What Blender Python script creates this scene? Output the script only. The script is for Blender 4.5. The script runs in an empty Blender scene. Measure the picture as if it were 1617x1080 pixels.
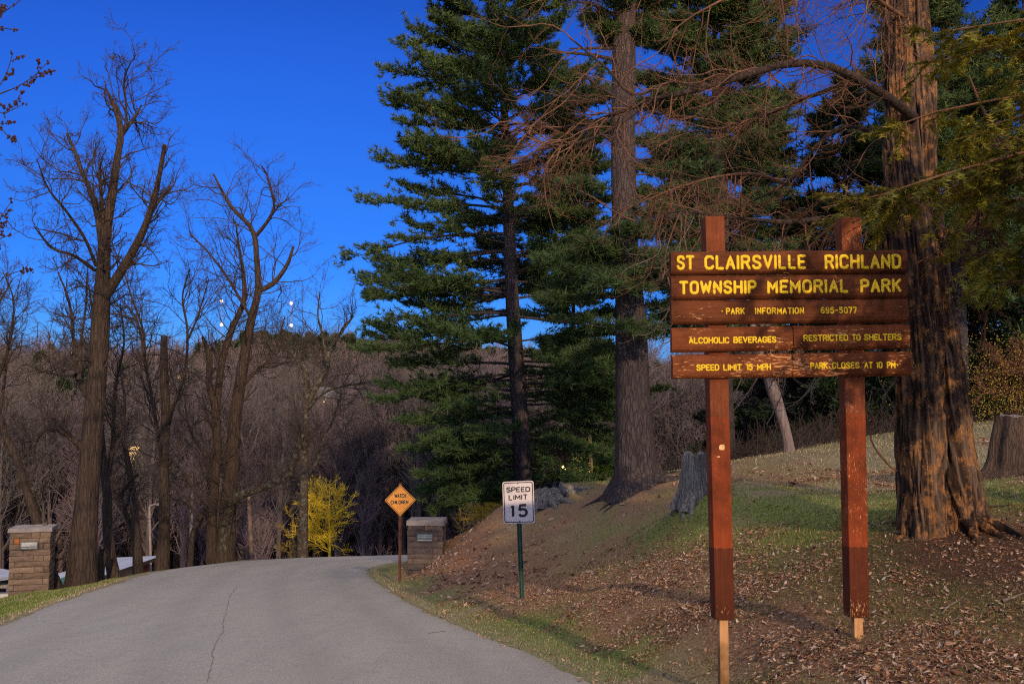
import bpy, math, random
import numpy as np
from mathutils import Vector
C = bpy.context.scene
col = C.collection
R_ = math.radians
rng = np.random.default_rng(7)
random.seed(7)

# ------------------------------------------------------------------ camera
CAMZ, PITCH, F = 1.56, math.atan(110 / 1572), 1572.0
cam_d = bpy.data.cameras.new('camera'); cam = bpy.data.objects.new('camera', cam_d); col.objects.link(cam)
cam.location = (0, 0, CAMZ); cam.rotation_euler = (math.pi / 2 + PITCH, 0, 0)
cam_d.sensor_width = 36; cam_d.lens = 35; cam_d.clip_start = 0.1; cam_d.clip_end = 5000
C.camera = cam

# ------------------------------------------------------------------ sky, sun, exposure
SUN_EL, SUN_AZ = R_(19), math.atan2(0.25, -0.97)       # warm low light from behind, a little to the right
w = bpy.data.worlds.new('World'); C.world = w; w.use_nodes = True
nt = w.node_tree; nt.nodes.clear()
wo = nt.nodes.new('ShaderNodeOutputWorld'); bg = nt.nodes.new('ShaderNodeBackground')
sky = nt.nodes.new('ShaderNodeTexSky'); sky.sky_type = 'NISHITA'; sky.sun_disc = False
sky.sun_elevation = R_(5); sky.sun_rotation = SUN_AZ; sky.altitude = 300; sky.air_density = 1.0; sky.dust_density = 0.5; sky.ozone_density = 3.0   # dusk: the afterglow stands low behind the camera
gam = nt.nodes.new('ShaderNodeGamma'); gam.inputs[1].default_value = 2.5
mul = nt.nodes.new('ShaderNodeMix'); mul.data_type = 'RGBA'; mul.blend_type = 'MULTIPLY'; mul.inputs[0].default_value = 1
_tc = nt.nodes.new('ShaderNodeTexCoord'); _sp = nt.nodes.new('ShaderNodeSeparateXYZ'); _rp = nt.nodes.new('ShaderNodeValToRGB')
_rp.color_ramp.interpolation = 'B_SPLINE'; _e = _rp.color_ramp.elements
for _i, (_p, _c) in enumerate([(0, (0.0602, 0.1383, 0.5971)), (0.03, (0.063, 0.1094, 0.625)), (0.07, (0.078, 0.0957, 0.2714)), (0.14, (0.0864, 0.0999, 0.2042)), (0.208, (0.1241, 0.1196, 0.1803)), (0.342, (0.2748, 0.207, 0.272)), (0.6, (0.3712, 0.2575, 0.3193))]):
    if _i > 1: _e.new(_p)
    _e[_i].position = _p; _e[_i].color = (*_c, 1)
nt.links.new(_tc.outputs['Generated'], _sp.inputs[0]); nt.links.new(_sp.outputs[2], _rp.inputs[0]); nt.links.new(_rp.outputs[0], mul.inputs[7])
nt.links.new(sky.outputs[0], gam.inputs[0]); nt.links.new(gam.outputs[0], mul.inputs[6])
_r2 = nt.nodes.new('ShaderNodeValToRGB'); _q = _r2.color_ramp.elements; _q[0].position = .40; _q[0].color = (0, 0, 0, 1); _q[1].position = .72; _q[1].color = (1.0, .90, .86, 1)
for _p, _c in ((0.0, (.024, .135, .40)), (.035, (.012, .055, .21)), (.085, (0, 0, 0))): _z = _q.new(_p); _z.color = (*_c, 1)
_m2 = nt.nodes.new('ShaderNodeMix'); _m2.data_type = 'RGBA'; _m2.blend_type = 'MULTIPLY'; _m2.inputs[0].default_value = 1; _m2.inputs[7].default_value = (5.4, 5.4, 5.4, 1)
_m3 = nt.nodes.new('ShaderNodeMix'); _m3.data_type = 'RGBA'; _m3.blend_type = 'ADD'; _m3.inputs[0].default_value = 1
nt.links.new(_r2.outputs[0], _m2.inputs[6]); nt.links.new(mul.outputs[2], _m3.inputs[6]); nt.links.new(_m2.outputs[2], _m3.inputs[7]); nt.links.new(_m3.outputs[2], bg.inputs[0]); nt.links.new(_sp.outputs[2], _r2.inputs[0])
bg.inputs[1].default_value = 0.15
nt.links.new(bg.outputs[0], wo.inputs[0])
sd = bpy.data.lights.new('sun', 'SUN'); so = bpy.data.objects.new('sun', sd); col.objects.link(so)
sd.energy = 2.5; sd.angle = R_(0.8); sd.color = (1.0, 0.70, 0.42)
_s = Vector((math.sin(SUN_AZ) * math.cos(SUN_EL), math.cos(SUN_AZ) * math.cos(SUN_EL), math.sin(SUN_EL)))
so.rotation_euler = _s.to_track_quat('Z', 'Y').to_euler()
C.view_settings.view_transform = 'Standard'; C.view_settings.look = 'None'; C.view_settings.gamma = 1
C.view_settings.exposure = 0.45; C.view_settings.use_curve_mapping = False
C.cycles.pixel_filter_type = 'BLACKMAN_HARRIS'; C.cycles.filter_width = 1.15; C.cycles.max_bounces = 4; C.cycles.diffuse_bounces = 2; C.cycles.use_adaptive_sampling = True; C.cycles.use_denoising = False; C.cycles.sample_clamp_indirect = 1.5; C.cycles.sample_clamp_direct = 8

# ------------------------------------------------------------------ helpers
def W(px, py, Y):
    """world point at distance Y ahead that the photograph shows at pixel (px, py)"""
    cx, cy = (px - 808.5) / F, (540 - py) / F
    dy = math.cos(PITCH) - cy * math.sin(PITCH); dz = math.sin(PITCH) + cy * math.cos(PITCH)
    return np.array([cx * Y / dy, Y, CAMZ + dz * Y / dy])

def tag(o, label=None, cat=None, group=None, kind=None):
    if label: o['label'] = label
    if cat: o['category'] = cat
    if group: o['group'] = group
    if kind: o['kind'] = kind
    return o

def empty(name, loc, label=None, cat=None, group=None):
    o = bpy.data.objects.new(name, None); col.objects.link(o); o.location = [float(a) for a in loc]
    o.empty_display_size = 0.2
    return tag(o, label, cat, group)

class MB:
    def __init__(s): s.v = []; s.f = []; s.n = 0; s.var = []
    def add(s, v, f, var=None):
        v = np.asarray(v, float).reshape(-1, 3); f = np.asarray(f, np.int64)
        s.v.append(v); s.f.append(f + s.n); s.n += len(v)
        s.var.append(np.zeros(len(v)) if var is None else np.broadcast_to(var, (len(v),)).astype(float))
        return s
    def box(s, lo, hi, M=None):
        x0, y0, z0 = lo; x1, y1, z1 = hi
        v = np.array([(x0,y0,z0),(x1,y0,z0),(x1,y1,z0),(x0,y1,z0),(x0,y0,z1),(x1,y0,z1),(x1,y1,z1),(x0,y1,z1)], float)
        if M is not None: v = M(v)
        return s.add(v, [(0,3,2,1),(4,5,6,7),(0,1,5,4),(1,2,6,5),(2,3,7,6),(3,0,4,7)])
    def build(s, name, mat, parent=None, smooth=False, attrs=None, origin=None):
        v = np.concatenate(s.v) if s.v else np.zeros((0, 3))
        me = bpy.data.meshes.new(name)
        if origin is not None: v = v - np.asarray(origin)
        me.vertices.add(len(v)); me.vertices.foreach_set('co', v.astype(np.float32).ravel())
        li = np.concatenate([f.ravel() for f in s.f]); sz = np.concatenate([np.full(len(f), f.shape[1]) for f in s.f])
        me.loops.add(len(li)); me.loops.foreach_set('vertex_index', li.astype(np.int32))
        me.polygons.add(len(sz)); st = np.concatenate([[0], np.cumsum(sz)[:-1]])
        me.polygons.foreach_set('loop_start', st.astype(np.int32))
        try: me.polygons.foreach_set('loop_total', sz.astype(np.int32))
        except Exception: pass
        me.update(calc_edges=True)
        me.polygons.foreach_set('use_smooth', np.full(len(sz), smooth))
        var = np.concatenate(s.var)
        if var.any():
            a = me.attributes.new('var', 'FLOAT', 'POINT'); a.data.foreach_set('value', var.astype(np.float32))
        for k, arr in (attrs or {}).items():
            a = me.attributes.new(k, 'FLOAT', 'POINT'); a.data.foreach_set('value', arr.astype(np.float32))
        if mat: me.materials.append(mat)
        o = bpy.data.objects.new(name, me); col.objects.link(o)
        if origin is not None: o.location = [float(a) for a in origin]
        if parent is not None:
            o.parent = parent
            if origin is None: o.matrix_parent_inverse = inv(parent)
            else: o.matrix_parent_inverse = inv(parent)
        return o

def inv(p):
    from mathutils import Matrix
    M = Matrix.Identity(4); q = p
    L = Matrix.Identity(4)
    while q is not None:
        L = Matrix.LocRotScale(q.location, q.rotation_euler, q.scale) @ L if q.parent is None else q.matrix_parent_inverse @ Matrix.LocRotScale(q.location, q.rotation_euler, q.scale) @ L
        q = q.parent
    return L.inverted()

def nrm(a): return a / np.maximum(np.linalg.norm(a, axis=-1, keepdims=True), 1e-9)

def frames(P):
    T = nrm(np.gradient(P, axis=1))
    m = nrm(P[:, -1] - P[:, 0]); ref = np.zeros_like(m); ref[np.arange(len(m)), np.argmin(np.abs(m), axis=1)] = 1
    N = nrm(np.cross(T, ref[:, None, :])); B = np.cross(T, N)
    return T, N, B

def tubes(P, R, s=4, closed_tip=True):
    P = np.asarray(P, float); R = np.asarray(R, float); n, k, _ = P.shape
    T, N, B = frames(P)
    a = np.linspace(0, 2 * np.pi, s, endpoint=False)
    ring = P[:, :, None, :] + R[:, :, None, None] * (np.cos(a)[:, None] * N[:, :, None, :] + np.sin(a)[:, None] * B[:, :, None, :])
    v = ring.reshape(-1, 3)
    i = np.arange(n)[:, None, None] * k * s; j = np.arange(k - 1)[None, :, None] * s; q = np.arange(s)[None, None, :]; q2 = (q + 1) % s
    f = np.stack(np.broadcast_arrays(i + j + q, i + j + q2, i + j + s + q2, i + j + s + q), -1).reshape(-1, 4)
    return v, f

# value noise
_H = rng.random((64, 64, 64))
def noise(p):
    p = np.asarray(p, float); i = np.floor(p).astype(int); f = p - i; f = f * f * (3 - 2 * f)
    r = 0
    for dx in (0, 1):
        for dy in (0, 1):
            for dz in (0, 1):
                wgt = (f[..., 0] if dx else 1 - f[..., 0]) * (f[..., 1] if dy else 1 - f[..., 1]) * (f[..., 2] if dz else 1 - f[..., 2])
                r = r + wgt * _H[(i[..., 0] + dx) & 63, (i[..., 1] + dy) & 63, (i[..., 2] + dz) & 63]
    return r
def fbm(p, o=4):
    p = np.asarray(p, float); r = 0; a = .5; t = 0
    for k in range(o): r = r + a * noise(p * 2 ** k + 17.3 * k); t += a; a *= .5
    return r / t
def n2(x, y, s, o=4, seed=0): return fbm(np.stack([x * s + seed * 3.1, y * s + seed * 7.7, np.full_like(x, seed * 1.7)], -1), o)
def sm(a, b, x): t = np.clip((x - a) / (b - a), 0, 1); return t * t * (3 - 2 * t)

# ------------------------------------------------------------------ materials
def mat(name, rough=0.8, spec=0.3):
    m = bpy.data.materials.new(name); m.use_nodes = True
    b = m.node_tree.nodes['Principled BSDF']; b.inputs['Roughness'].default_value = rough; b.inputs['Specular IOR Level'].default_value = spec
    return m, m.node_tree, b
def nd(t, typ, **kw):
    n = t.nodes.new(typ)
    for k, v in kw.items():
        if k.startswith('i_'):
            key = k[2:]; key = int(key) if key.isdigit() else key
            n.inputs[key].default_value = v
        else: setattr(n, k, v)
    return n
def coords(t, scale=(1, 1, 1), kind='Object'):
    tc = nd(t, 'ShaderNodeTexCoord'); mp = nd(t, 'ShaderNodeMapping'); mp.inputs['Scale'].default_value = scale
    t.links.new(tc.outputs[kind], mp.inputs[0]); return mp.outputs[0]
def noi(t, vec, scale, detail=4, rough=.55):
    n = nd(t, 'ShaderNodeTexNoise'); n.inputs['Scale'].default_value = scale; n.inputs['Detail'].default_value = detail; n.inputs['Roughness'].default_value = rough
    t.links.new(vec, n.inputs['Vector']); return n.outputs[0]
def ramp(t, src, stops, interp='LINEAR'):
    r = nd(t, 'ShaderNodeValToRGB'); r.color_ramp.interpolation = interp; e = r.color_ramp.elements
    while len(e) < len(stops): e.new(0.5)
    for k, (p, c) in enumerate(stops):
        e[k].position = p; e[k].color = (c if isinstance(c, tuple) else (c, c, c)) + (1,)
    t.links.new(src, r.inputs[0]); return r.outputs[0]
def mixc(t, fac, a, b, mode='MIX'):
    m = nd(t, 'ShaderNodeMix', data_type='RGBA', blend_type=mode)
    for sock, val in ((m.inputs[0], fac), (m.inputs[6], a), (m.inputs[7], b)):
        if hasattr(val, 'links') or hasattr(val, 'is_linked'): t.links.new(val, sock)
        else: sock.default_value = val if isinstance(val, float) else tuple(val) + (1,)
    return m.outputs[2]
def attr(t, name):
    n = nd(t, 'ShaderNodeAttribute'); n.attribute_name = name; return n.outputs['Fac']
def bump(t, b, h, strength=.5, dist=.02):
    n = nd(t, 'ShaderNodeBump'); n.inputs['Strength'].default_value = strength; n.inputs['Distance'].default_value = dist
    t.links.new(h, n.inputs['Height']); t.links.new(n.outputs[0], b.inputs['Normal'])
def simple(name, c, rough=.8, var=.25, scale=6, emit=None, es=1, metal=0, sc=(1, 1, 1)):
    m, t, b = mat(name, rough)
    v = noi(t, coords(t, sc), scale, 5)
    lo = tuple(x * (1 - var) for x in c); hi = tuple(min(1, x * (1 + var)) for x in c)
    t.links.new(ramp(t, v, [(.3, lo), (.7, hi)]), b.inputs['Base Color']); b.inputs['Metallic'].default_value = metal
    if emit: b.inputs['Emission Color'].default_value = emit + (1,); b.inputs['Emission Strength'].default_value = es
    return m
def bark(name, c1, c2, c3=None, sx=14, sz=1.6, dist=.04, lich=None):
    m, t, b = mat(name, .9, .15)
    v = coords(t, (1, 1, sz / sx * 1.0))
    h = noi(t, v, sx, 6, .65)
    vor = nd(t, 'ShaderNodeTexVoronoi', feature='DISTANCE_TO_EDGE'); vor.inputs['Scale'].default_value = sx * .9
    wv = nd(t, 'ShaderNodeMix', data_type='RGBA', blend_type='ADD'); wv.inputs[0].default_value = .12
    nn = nd(t, 'ShaderNodeTexNoise'); nn.inputs['Scale'].default_value = sx * .8; t.links.new(v, nn.inputs['Vector'])
    t.links.new(v, wv.inputs[6]); t.links.new(nn.outputs['Color'], wv.inputs[7]); t.links.new(wv.outputs[2], vor.inputs['Vector'])
    e = ramp(t, vor.outputs['Distance'], [(0, .35), (.13, 1.0)])
    hh = nd(t, 'ShaderNodeMath', operation='MULTIPLY'); t.links.new(h, hh.inputs[0]); t.links.new(e, hh.inputs[1])
    cc = ramp(t, hh.outputs[0], [(.02, c1), (.45, c2), (.7, c3 or c2)])
    big = noi(t, coords(t), 1.3, 3)
    cc = mixc(t, ramp(t, big, [(.35, 0.0), (.75, .45)]), cc, tuple(x * 1.5 for x in c2))
    if lich:
        ln = noi(t, coords(t), 5, 5, .7)
        cc = mixc(t, ramp(t, ln, [(.5, 0.0), (.58, .8)]), cc, lich)
    t.links.new(cc, b.inputs['Base Color']); bump(t, b, hh.outputs[0], .9, dist)
    return m
def foliage(name, lo, hi, tip=None):
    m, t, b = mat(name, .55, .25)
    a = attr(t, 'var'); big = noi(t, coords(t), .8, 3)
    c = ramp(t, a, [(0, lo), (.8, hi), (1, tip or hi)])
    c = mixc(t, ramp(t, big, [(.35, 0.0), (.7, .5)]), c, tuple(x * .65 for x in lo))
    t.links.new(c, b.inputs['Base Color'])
    tr = nd(t, 'ShaderNodeBsdfTranslucent'); t.links.new(c, tr.inputs[0]); mx = nd(t, 'ShaderNodeMixShader'); mx.inputs[0].default_value = .25
    out = t.nodes['Material Output']; t.links.new(b.outputs[0], mx.inputs[1]); t.links.new(tr.outputs[0], mx.inputs[2]); t.links.new(mx.outputs[0], out.inputs[0])
    return m

M = {}
M['bark_brown'] = bark('bark_brown', (.012, .009, .0075), (.048, .035, .028), (.078, .060, .049), 12, 1.5, .05)
M['bark_dark'] = bark('bark_dark', (.012, .009, .008), (.045, .033, .028), (.07, .055, .05), 14, 2.0, .03)
M['bark_lichen'] = bark('bark_lichen', (.014, .011, .009), (.055, .042, .033), (.08, .065, .055), 10, 5, .04, lich=(.13, .145, .12))
M['bark_pine'] = bark('bark_pine', (.013, .011, .012), (.055, .046, .048), (.095, .082, .083), 13, 3.2, .06)
M['bark_cedar'] = bark('bark_cedar', (.03, .018, .012), (.20, .125, .085), (.34, .23, .17), 16, 1.1, .05)
M['bark_pale'] = bark('bark_pale', (.05, .04, .036), (.17, .135, .13), (.26, .22, .21), 9, 1.2, .03)
M['twig'] = simple('twig', (.046, .035, .032), .85, .35, 1.5)
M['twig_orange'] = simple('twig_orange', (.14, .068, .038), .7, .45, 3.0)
M['twig_pale'] = simple('twig_pale', (.16, .125, .105), .8, .3, 3)
M['twig_purple'] = simple('twig_purple', (.135, .105, .120), .9, .4, .12)
M['twig_grey'] = simple('twig_grey', (.095, .085, .08), .9, .3, .12)
M['bark_far'] = simple('bark_far', (.10, .08, .08), .9, .3, .3)
M['bud'] = simple('bud', (.045, .018, .016), .7, .3, 20)
M['needle_pine'] = foliage('needle_pine', (.034, .076, .026), (.115, .18, .058), (.19, .245, .09))
M['needle_blue'] = foliage('needle_blue', (.034, .072, .028), (.115, .18, .058), (.19, .23, .09))
M['needle_dark'] = foliage('needle_dark', (.015, .034, .014), (.045, .085, .034), (.08, .12, .05))
M['needle_hemlock'] = foliage('needle_hemlock', (.07, .11, .014), (.30, .26, .022), (.50, .31, .03))
M['twig_lamp_yellow'] = simple('twig_lamp_yellow', (.80, .60, .035), .7, .3, 2)  # yellow lamp glow put into the twig colour
M['yellow_bloom'] = simple('yellow_bloom', (.40, .32, .04), .7, .3, 2)
M['asphalt'] = None
M['wood_old'] = bark('wood_old', (.016, .011, .009), (.075, .052, .042), (.13, .10, .085), 22, 1.5, .02)
M['wood_grey'] = bark('wood_grey', (.03, .027, .026), (.16, .15, .14), (.34, .33, .31), 18, 1.3, .03)
M['steel_grey'] = simple('steel_grey', (.35, .36, .38), .5, .15, 3)
# ------------------------------------------------------------------ road centreline and terrain
CL = np.array([(-1.6, -30), (-1.3, -8), (-1.5, 0), (-1.75, 5), (-2.6, 9.6), (-4.2, 15), (-5.5, 20), (-6.65, 25), (-7.7, 30), (-8.45, 34.5), (-8.6, 39), (-7.9, 43.5), (-5.9, 47), (-2.5, 49.2), (3, 50.6), (10, 51.2), (20, 51.6), (40, 52)], float)
def spline(P, n):
    P = np.asarray(P, float); d = np.concatenate([[0], np.cumsum(np.linalg.norm(np.diff(P[:, :2 if P.shape[1] == 2 else 3], axis=0), axis=1))])
    Q = np.vstack([2 * P[0] - P[1], P, 2 * P[-1] - P[-2]]); t = np.linspace(0, d[-1], n); out = []
    seg = np.clip(np.searchsorted(d, t, side='right') - 1, 0, len(P) - 2); u = ((t - d[seg]) / (d[seg + 1] - d[seg]))[:, None]
    a, b, c, e = Q[seg], Q[seg + 1], Q[seg + 2], Q[seg + 3]
    return .5 * (2 * b + (c - a) * u + (2 * a - 5 * b + 4 * c - e) * u ** 2 + (3 * b - a - 3 * c + e) * u ** 3)
CS = spline(CL, 420); CT = nrm(np.gradient(CS, axis=0)); HW = 3.6
def zroad(y): return -.1113 * y
def road_dist(x, y):
    """signed distance to the centreline (right positive)"""
    out = np.empty(x.shape); xf, yf, of = x.ravel(), y.ravel(), out.ravel(); of = np.full(xf.shape, 99.0)
    near = np.where((yf > -32) & (yf < 64) & (xf > -24) & (xf < 50))[0]
    for s in range(0, len(near), 20000):
        k = near[s:s + 20000]; dx = xf[k, None] - CS[None, :, 0]; dy = yf[k, None] - CS[None, :, 1]
        d2 = dx * dx + dy * dy; j = np.argmin(d2, axis=1); r = np.arange(len(k))
        of[k] = np.sqrt(d2[r, j]) * np.sign(dx[r, j] * CT[j, 1] - dy[r, j] * CT[j, 0])
    return of.reshape(x.shape)
ctrl = []
for y in (-25, -10, 0, 6, 12, 18, 24, 30, 36, 42): ctrl.append((np.interp(y, CL[:, 1], CL[:, 0]), y, zroad(y)))
ctrl += [(-5.9, 47, zroad(47)), (3, 50.6, zroad(50.6)), (12, 51.2, zroad(51)), (25, 51.6, -5.6)]
for px, py, Y in ((1147, 1069, 8.6), (1360, 1004, 8.8), (1250, 1040, 8.7), (824, 941, 17), (631, 913, 27), (643, 908, 29), (698, 890, 29),
                  (1005, 768, 23), (1097, 780, 17), (1485, 832, 11.5), (1600, 748, 15), (1617, 667, 26), (1430, 686, 27), (1250, 716, 28), (1130, 737, 28),
                  (960, 767, 26), (860, 780, 26.5), (790, 805, 27), (760, 822, 28), (700, 865, 29.5), (1617, 1000, 8.2), (1500, 1000, 8.6), (1200, 940, 11), (1000, 985, 12),
                  (1200, 850, 14), (1300, 780, 17), (1000, 880, 17), (900, 870, 21), (850, 850, 23), (1500, 740, 18), (1617, 860, 11), (760, 880, 25), (940, 1075, 9.5), (1100, 1078, 8.9), (1400, 1075, 7.4)):
    ctrl.append(tuple(W(px, py, Y)))
ctrl += [(6, 4, .1), (9, 0, .9), (12, 8, 1.2), (14, 15, 1.5), (3.4, 3, -.1), (3.6, -6, .9), (10, -20, 3.5), (22, 18, 2.0), (22, 30, 1.6), (35, 20, 3.0), (16, 40, .3), (9, 40, -.8), (5, 36, -1.4), (2.5, 36, -3.2), (0.5, 40, -4.7),
         (-1, 36, -4.2), (-2.5, 33, -3.6), (18, 48, -3.6), (30, 45, -1.5), (6, 45, -4.6), (40, 70, -7), (10, 62, -8.0), (-4, 58, -7.6),
         (-7.3, 8, -.95), (-9.8, 15, -1.8), (-12.4, 25, -3.05), (-13.4, 34, -4.2), (-12.9, 44, -5.1), (-10, 54, -6.6),
         (-13, 12, -2.6), (-16, 20, -4.4), (-15.0, 28, -3.9), (-20, 34, -7), (-18, 46, -7.6), (-14.5, 40, -5.5), (-16, 56, -8.8), (-26, 60, -11), (-40, 55, -11.3), (-36, 30, -9.5), (-26, 15, -7), (-20, 0, -4), (-50, 0, -10), (-70, 60, -13),
         (0, 80, -13), (-30, 85, -14), (40, 100, -15), (0, 110, -16.5), (-60, 110, -17), (100, 60, -8), (100, 120, -15), (-130, 100, -17), (-130, 0, -14), (100, 0, 6),
         (0, 150, -15), (-60, 160, -14), (80, 160, -13), (-140, 170, -10), (0, 200, -9), (-80, 210, -6.5), (90, 210, -6), (170, 180, -4),
         (0, 260, -3), (-90, 270, .5), (90, 270, 1), (0, 320, -1.0), (-70, 325, 8.0), (-38, 325, 4.5), (-118, 320, 1.5), (-170, 320, 5), (-220, 260, 3), (100, 330, 4), (200, 300, 6), (0, 380, -4), (-130, 390, -6), (130, 390, -6), (0, 600, -30), (-300, 600, -30), (300, 600, -30), (-400, 200, -5), (400, 200, 0), (-400, -50, -15), (400, -50, 10), (0, -100, 6)]
ctrl = np.array(ctrl)
def _k(d2): return np.sqrt(d2 + 1.2 ** 2)
_A = _k(((ctrl[:, None, :2] - ctrl[None, :, :2]) ** 2).sum(-1)); _n = len(ctrl)
_A[np.arange(_n), np.arange(_n)] -= .02
_S = np.zeros((_n + 1, _n + 1)); _S[:_n, :_n] = _A; _S[:_n, _n] = 1; _S[_n, :_n] = 1
_w = np.linalg.solve(_S, np.append(ctrl[:, 2], 0))
def H0(x, y):
    xf, yf = x.ravel(), y.ravel(); o = np.empty(xf.shape)
    for s in range(0, len(xf), 20000):
        a = xf[s:s + 20000, None] - ctrl[None, :, 0]; b = yf[s:s + 20000, None] - ctrl[None, :, 1]
        o[s:s + 20000] = _k(a * a + b * b) @ _w[:_n] + _w[_n]
    return o.reshape(x.shape)
def H(x, y, rd=None):
    x = np.asarray(x, float); y = np.asarray(y, float)
    z = H0(x, y)
    if rd is None: rd = road_dist(x, y)
    rough = (n2(x, y, .6, 3, 1) - .5) * .22 + (n2(x, y, 3.0, 3, 2) - .5) * .07
    far = sm(60, 110, y); rough = rough * (1 + far * 12)
    z = z + rough
    a = np.abs(rd); t = sm(HW - .15, HW + 1.3, a)
    verge = zroad(y) - .018 + rough * .18
    z = np.where(a < HW + 1.4, (1 - t) * verge + t * z, z)
    return np.where(a < HW - .28, zroad(y) - .07, z)
def Hs(x, y): return float(H(np.array([float(x)]), np.array([float(y)]))[0])

def axis(segs):
    o = []
    for a, b, s in segs: o.append(np.arange(a, b, s))
    return np.concatenate(o + [[segs[-1][1]]])
gx = axis([(-900, -300, 60), (-300, -60, 6), (-60, -16, 1.2), (-16, -6, .25), (-6, 11, .18), (11, 24, .5), (24, 60, 1.6), (60, 300, 7), (300, 900, 60)])
gy = axis([(-200, -30, 12), (-30, 4, 1.2), (4, 20, .18), (20, 34, .28), (34, 64, .6), (64, 120, 2), (120, 400, 6), (400, 1500, 60)])
X, Y = np.meshgrid(gx, gy); RD = road_dist(X, Y); Z = H(X, Y, RD)
nx, ny = len(gx), len(gy)
idx = np.arange(nx * ny).reshape(ny, nx)
quads = np.stack([idx[:-1, :-1], idx[:-1, 1:], idx[1:, 1:], idx[1:, :-1]], -1).reshape(-1, 4)

def shadef(x, y, rd):
    """where each ground cover grows: leaf litter, green grass, dry grass, red needles, dark soil"""
    e = rd - HW
    nA = n2(x, y, .45, 4, 5); nB = n2(x, y, 1.3, 4, 6); nC = n2(x, y, .25, 3, 8)
    leaf = sm(.3, 1.1, e + (nB - .5) * 1.2) * (1 - sm(2.0, 3.6, e + (nA - .5) * 3.0))
    leaf = np.maximum(leaf, sm(.54, .62, nA) * sm(0, 1.5, e) * (1 - sm(17, 24, y)) * .9)
    leaf = np.maximum(leaf, sm(1.6, 2.6, x) * (1 - sm(8.6, 10.5, y + (nB - .5) * 3)) * .7)
    green = sm(.38, .50, nB * .5 + nC * .5 + .07)
    strip = np.exp(-((e - 3.0 - .15 * (y - 12)) / 1.6) ** 2) * (y > 8.5)
    green = np.clip(green + strip * .95 * sm(.32, .50, nB), 0, 1)
    green = np.where(rd < 0, sm(.25, .38, nB) * sm(.0, .25, -rd - HW), green)
    dry = sm(3, 7, x) * sm(12, 17, y)
    dry = np.maximum(dry, np.exp(-(e / .35) ** 2) * (rd > 0) * .8)
    dry = np.maximum(dry, (1 - sm(.1, .6, -rd - HW + (nB - .5) * .4)) * (rd < 0) * .85)
    needle = np.exp(-(((x - 2.6) / 4.2) ** 2 + ((y - 23.5) / 4.6) ** 2)) * 1.0
    needle = np.maximum(needle, sm(-4, -1, x) * (1 - sm(1.2, 3.5, x)) * sm(20.5, 23, y) * .95) * (.55 + .6 * sm(.35, .55, nB))
    green = np.clip(green * (1 - .5 * needle), 0, 1)
    soil = np.exp(-(((x - 5.5) / 2.2) ** 2 + ((y - 10.6) / 1.7) ** 2)) * 1.3
    leaf = leaf * (1 - .7 * np.clip(soil, 0, 1))
    for a in (leaf, green, dry, needle, soil): np.clip(a, 0, 1, out=a)
    return leaf, green, dry, needle, soil
LF, GR, DR, NE, SO = shadef(X, Y, RD)

m, t, b = mat('ground_cover', .95, .1)
v = coords(t); fine = noi(t, v, 28, 6, .7); mid = noi(t, v, 5, 5, .6); big = noi(t, v, .5, 4)
base = ramp(t, fine, [(.3, (.07, .055, .034)), (.5, (.22, .175, .105)), (.7, (.38, .32, .21))])
base = mixc(t, ramp(t, big, [(.35, 0.0), (.65, .6)]), base, (.19, .18, .08))
grn = ramp(t, fine, [(.3, (.05, .08, .018)), (.55, (.15, .215, .045)), (.75, (.28, .29, .10))])
c = mixc(t, attr(t, 'green'), base, grn)
dry = ramp(t, fine, [(.3, (.11, .10, .065)), (.5, (.24, .21, .14)), (.75, (.38, .35, .25))])
dry = mixc(t, ramp(t, mid, [(.45, 0.0), (.65, .6)]), dry, (.09, .12, .05))
c = mixc(t, attr(t, 'dry'), c, dry)
nee = ramp(t, fine, [(.3, (.11, .066, .042)), (.6, (.30, .20, .13)), (.8, (.46, .34, .23))])
c = mixc(t, attr(t, 'needle'), c, nee)
lea = ramp(t, fine, [(.25, (.06, .037, .026)), (.5, (.21, .12, .075)), (.7, (.38, .25, .17))])
c = mixc(t, attr(t, 'leaf'), c, lea)
soi = ramp(t, fine, [(.3, (.03, .018, .013)), (.6, (.09, .055, .038)), (.8, (.15, .10, .075))])
c = mixc(t, attr(t, 'soil'), c, soi)
fr = ramp(t, mid, [(.35, (.10, .078, .075)), (.7, (.21, .16, .155))])
c = mixc(t, attr(t, 'far'), c, fr)
t.links.new(c, b.inputs['Base Color']); bump(t, b, fine, .9, .03)
ground = MB().add(np.stack([X, Y, Z], -1).reshape(-1, 3), quads).build('ground', m, smooth=True, attrs=dict(leaf=LF.ravel(), green=GR.ravel(), dry=DR.ravel(), needle=NE.ravel(), soil=SO.ravel(), far=sm(34, 60, Y).ravel()))
tag(ground, 'sloping roadside ground of grass, leaf litter and soil running down to the wooded valley', kind='structure')

# road
m, t, b = mat('asphalt', .82, .3); v = coords(t)
f1 = noi(t, v, 38, 5, .9); f2 = noi(t, v, .35, 4, .6); f3 = noi(t, coords(t, (2.2, .25, 1)), 1.0, 5, .6)
vo = nd(t, 'ShaderNodeTexVoronoi'); vo.inputs['Scale'].default_value = 60; t.links.new(v, vo.inputs['Vector'])
c = ramp(t, f1, [(.32, (.085, .09, .085)), (.5, (.24, .245, .232)), (.68, (.47, .475, .45))])
c = mixc(t, ramp(t, f2, [(.3, 0.0), (.7, .5)]), c, (.25, .24, .22))
c = mixc(t, ramp(t, f3, [(.35, 0.0), (.7, .35)]), c, (.36, .35, .32))
c = mixc(t, ramp(t, vo.outputs['Distance'], [(.0, .35), (.35, 0.0)]), c, (.55, .52, .47))
c = mixc(t, ramp(t, noi(t, coords(t, (1.2, 1.2, 1)), 2.4, 6, .7), [(.52, 0.0), (.70, .35)]), c, (.17, .168, .158))
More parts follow.
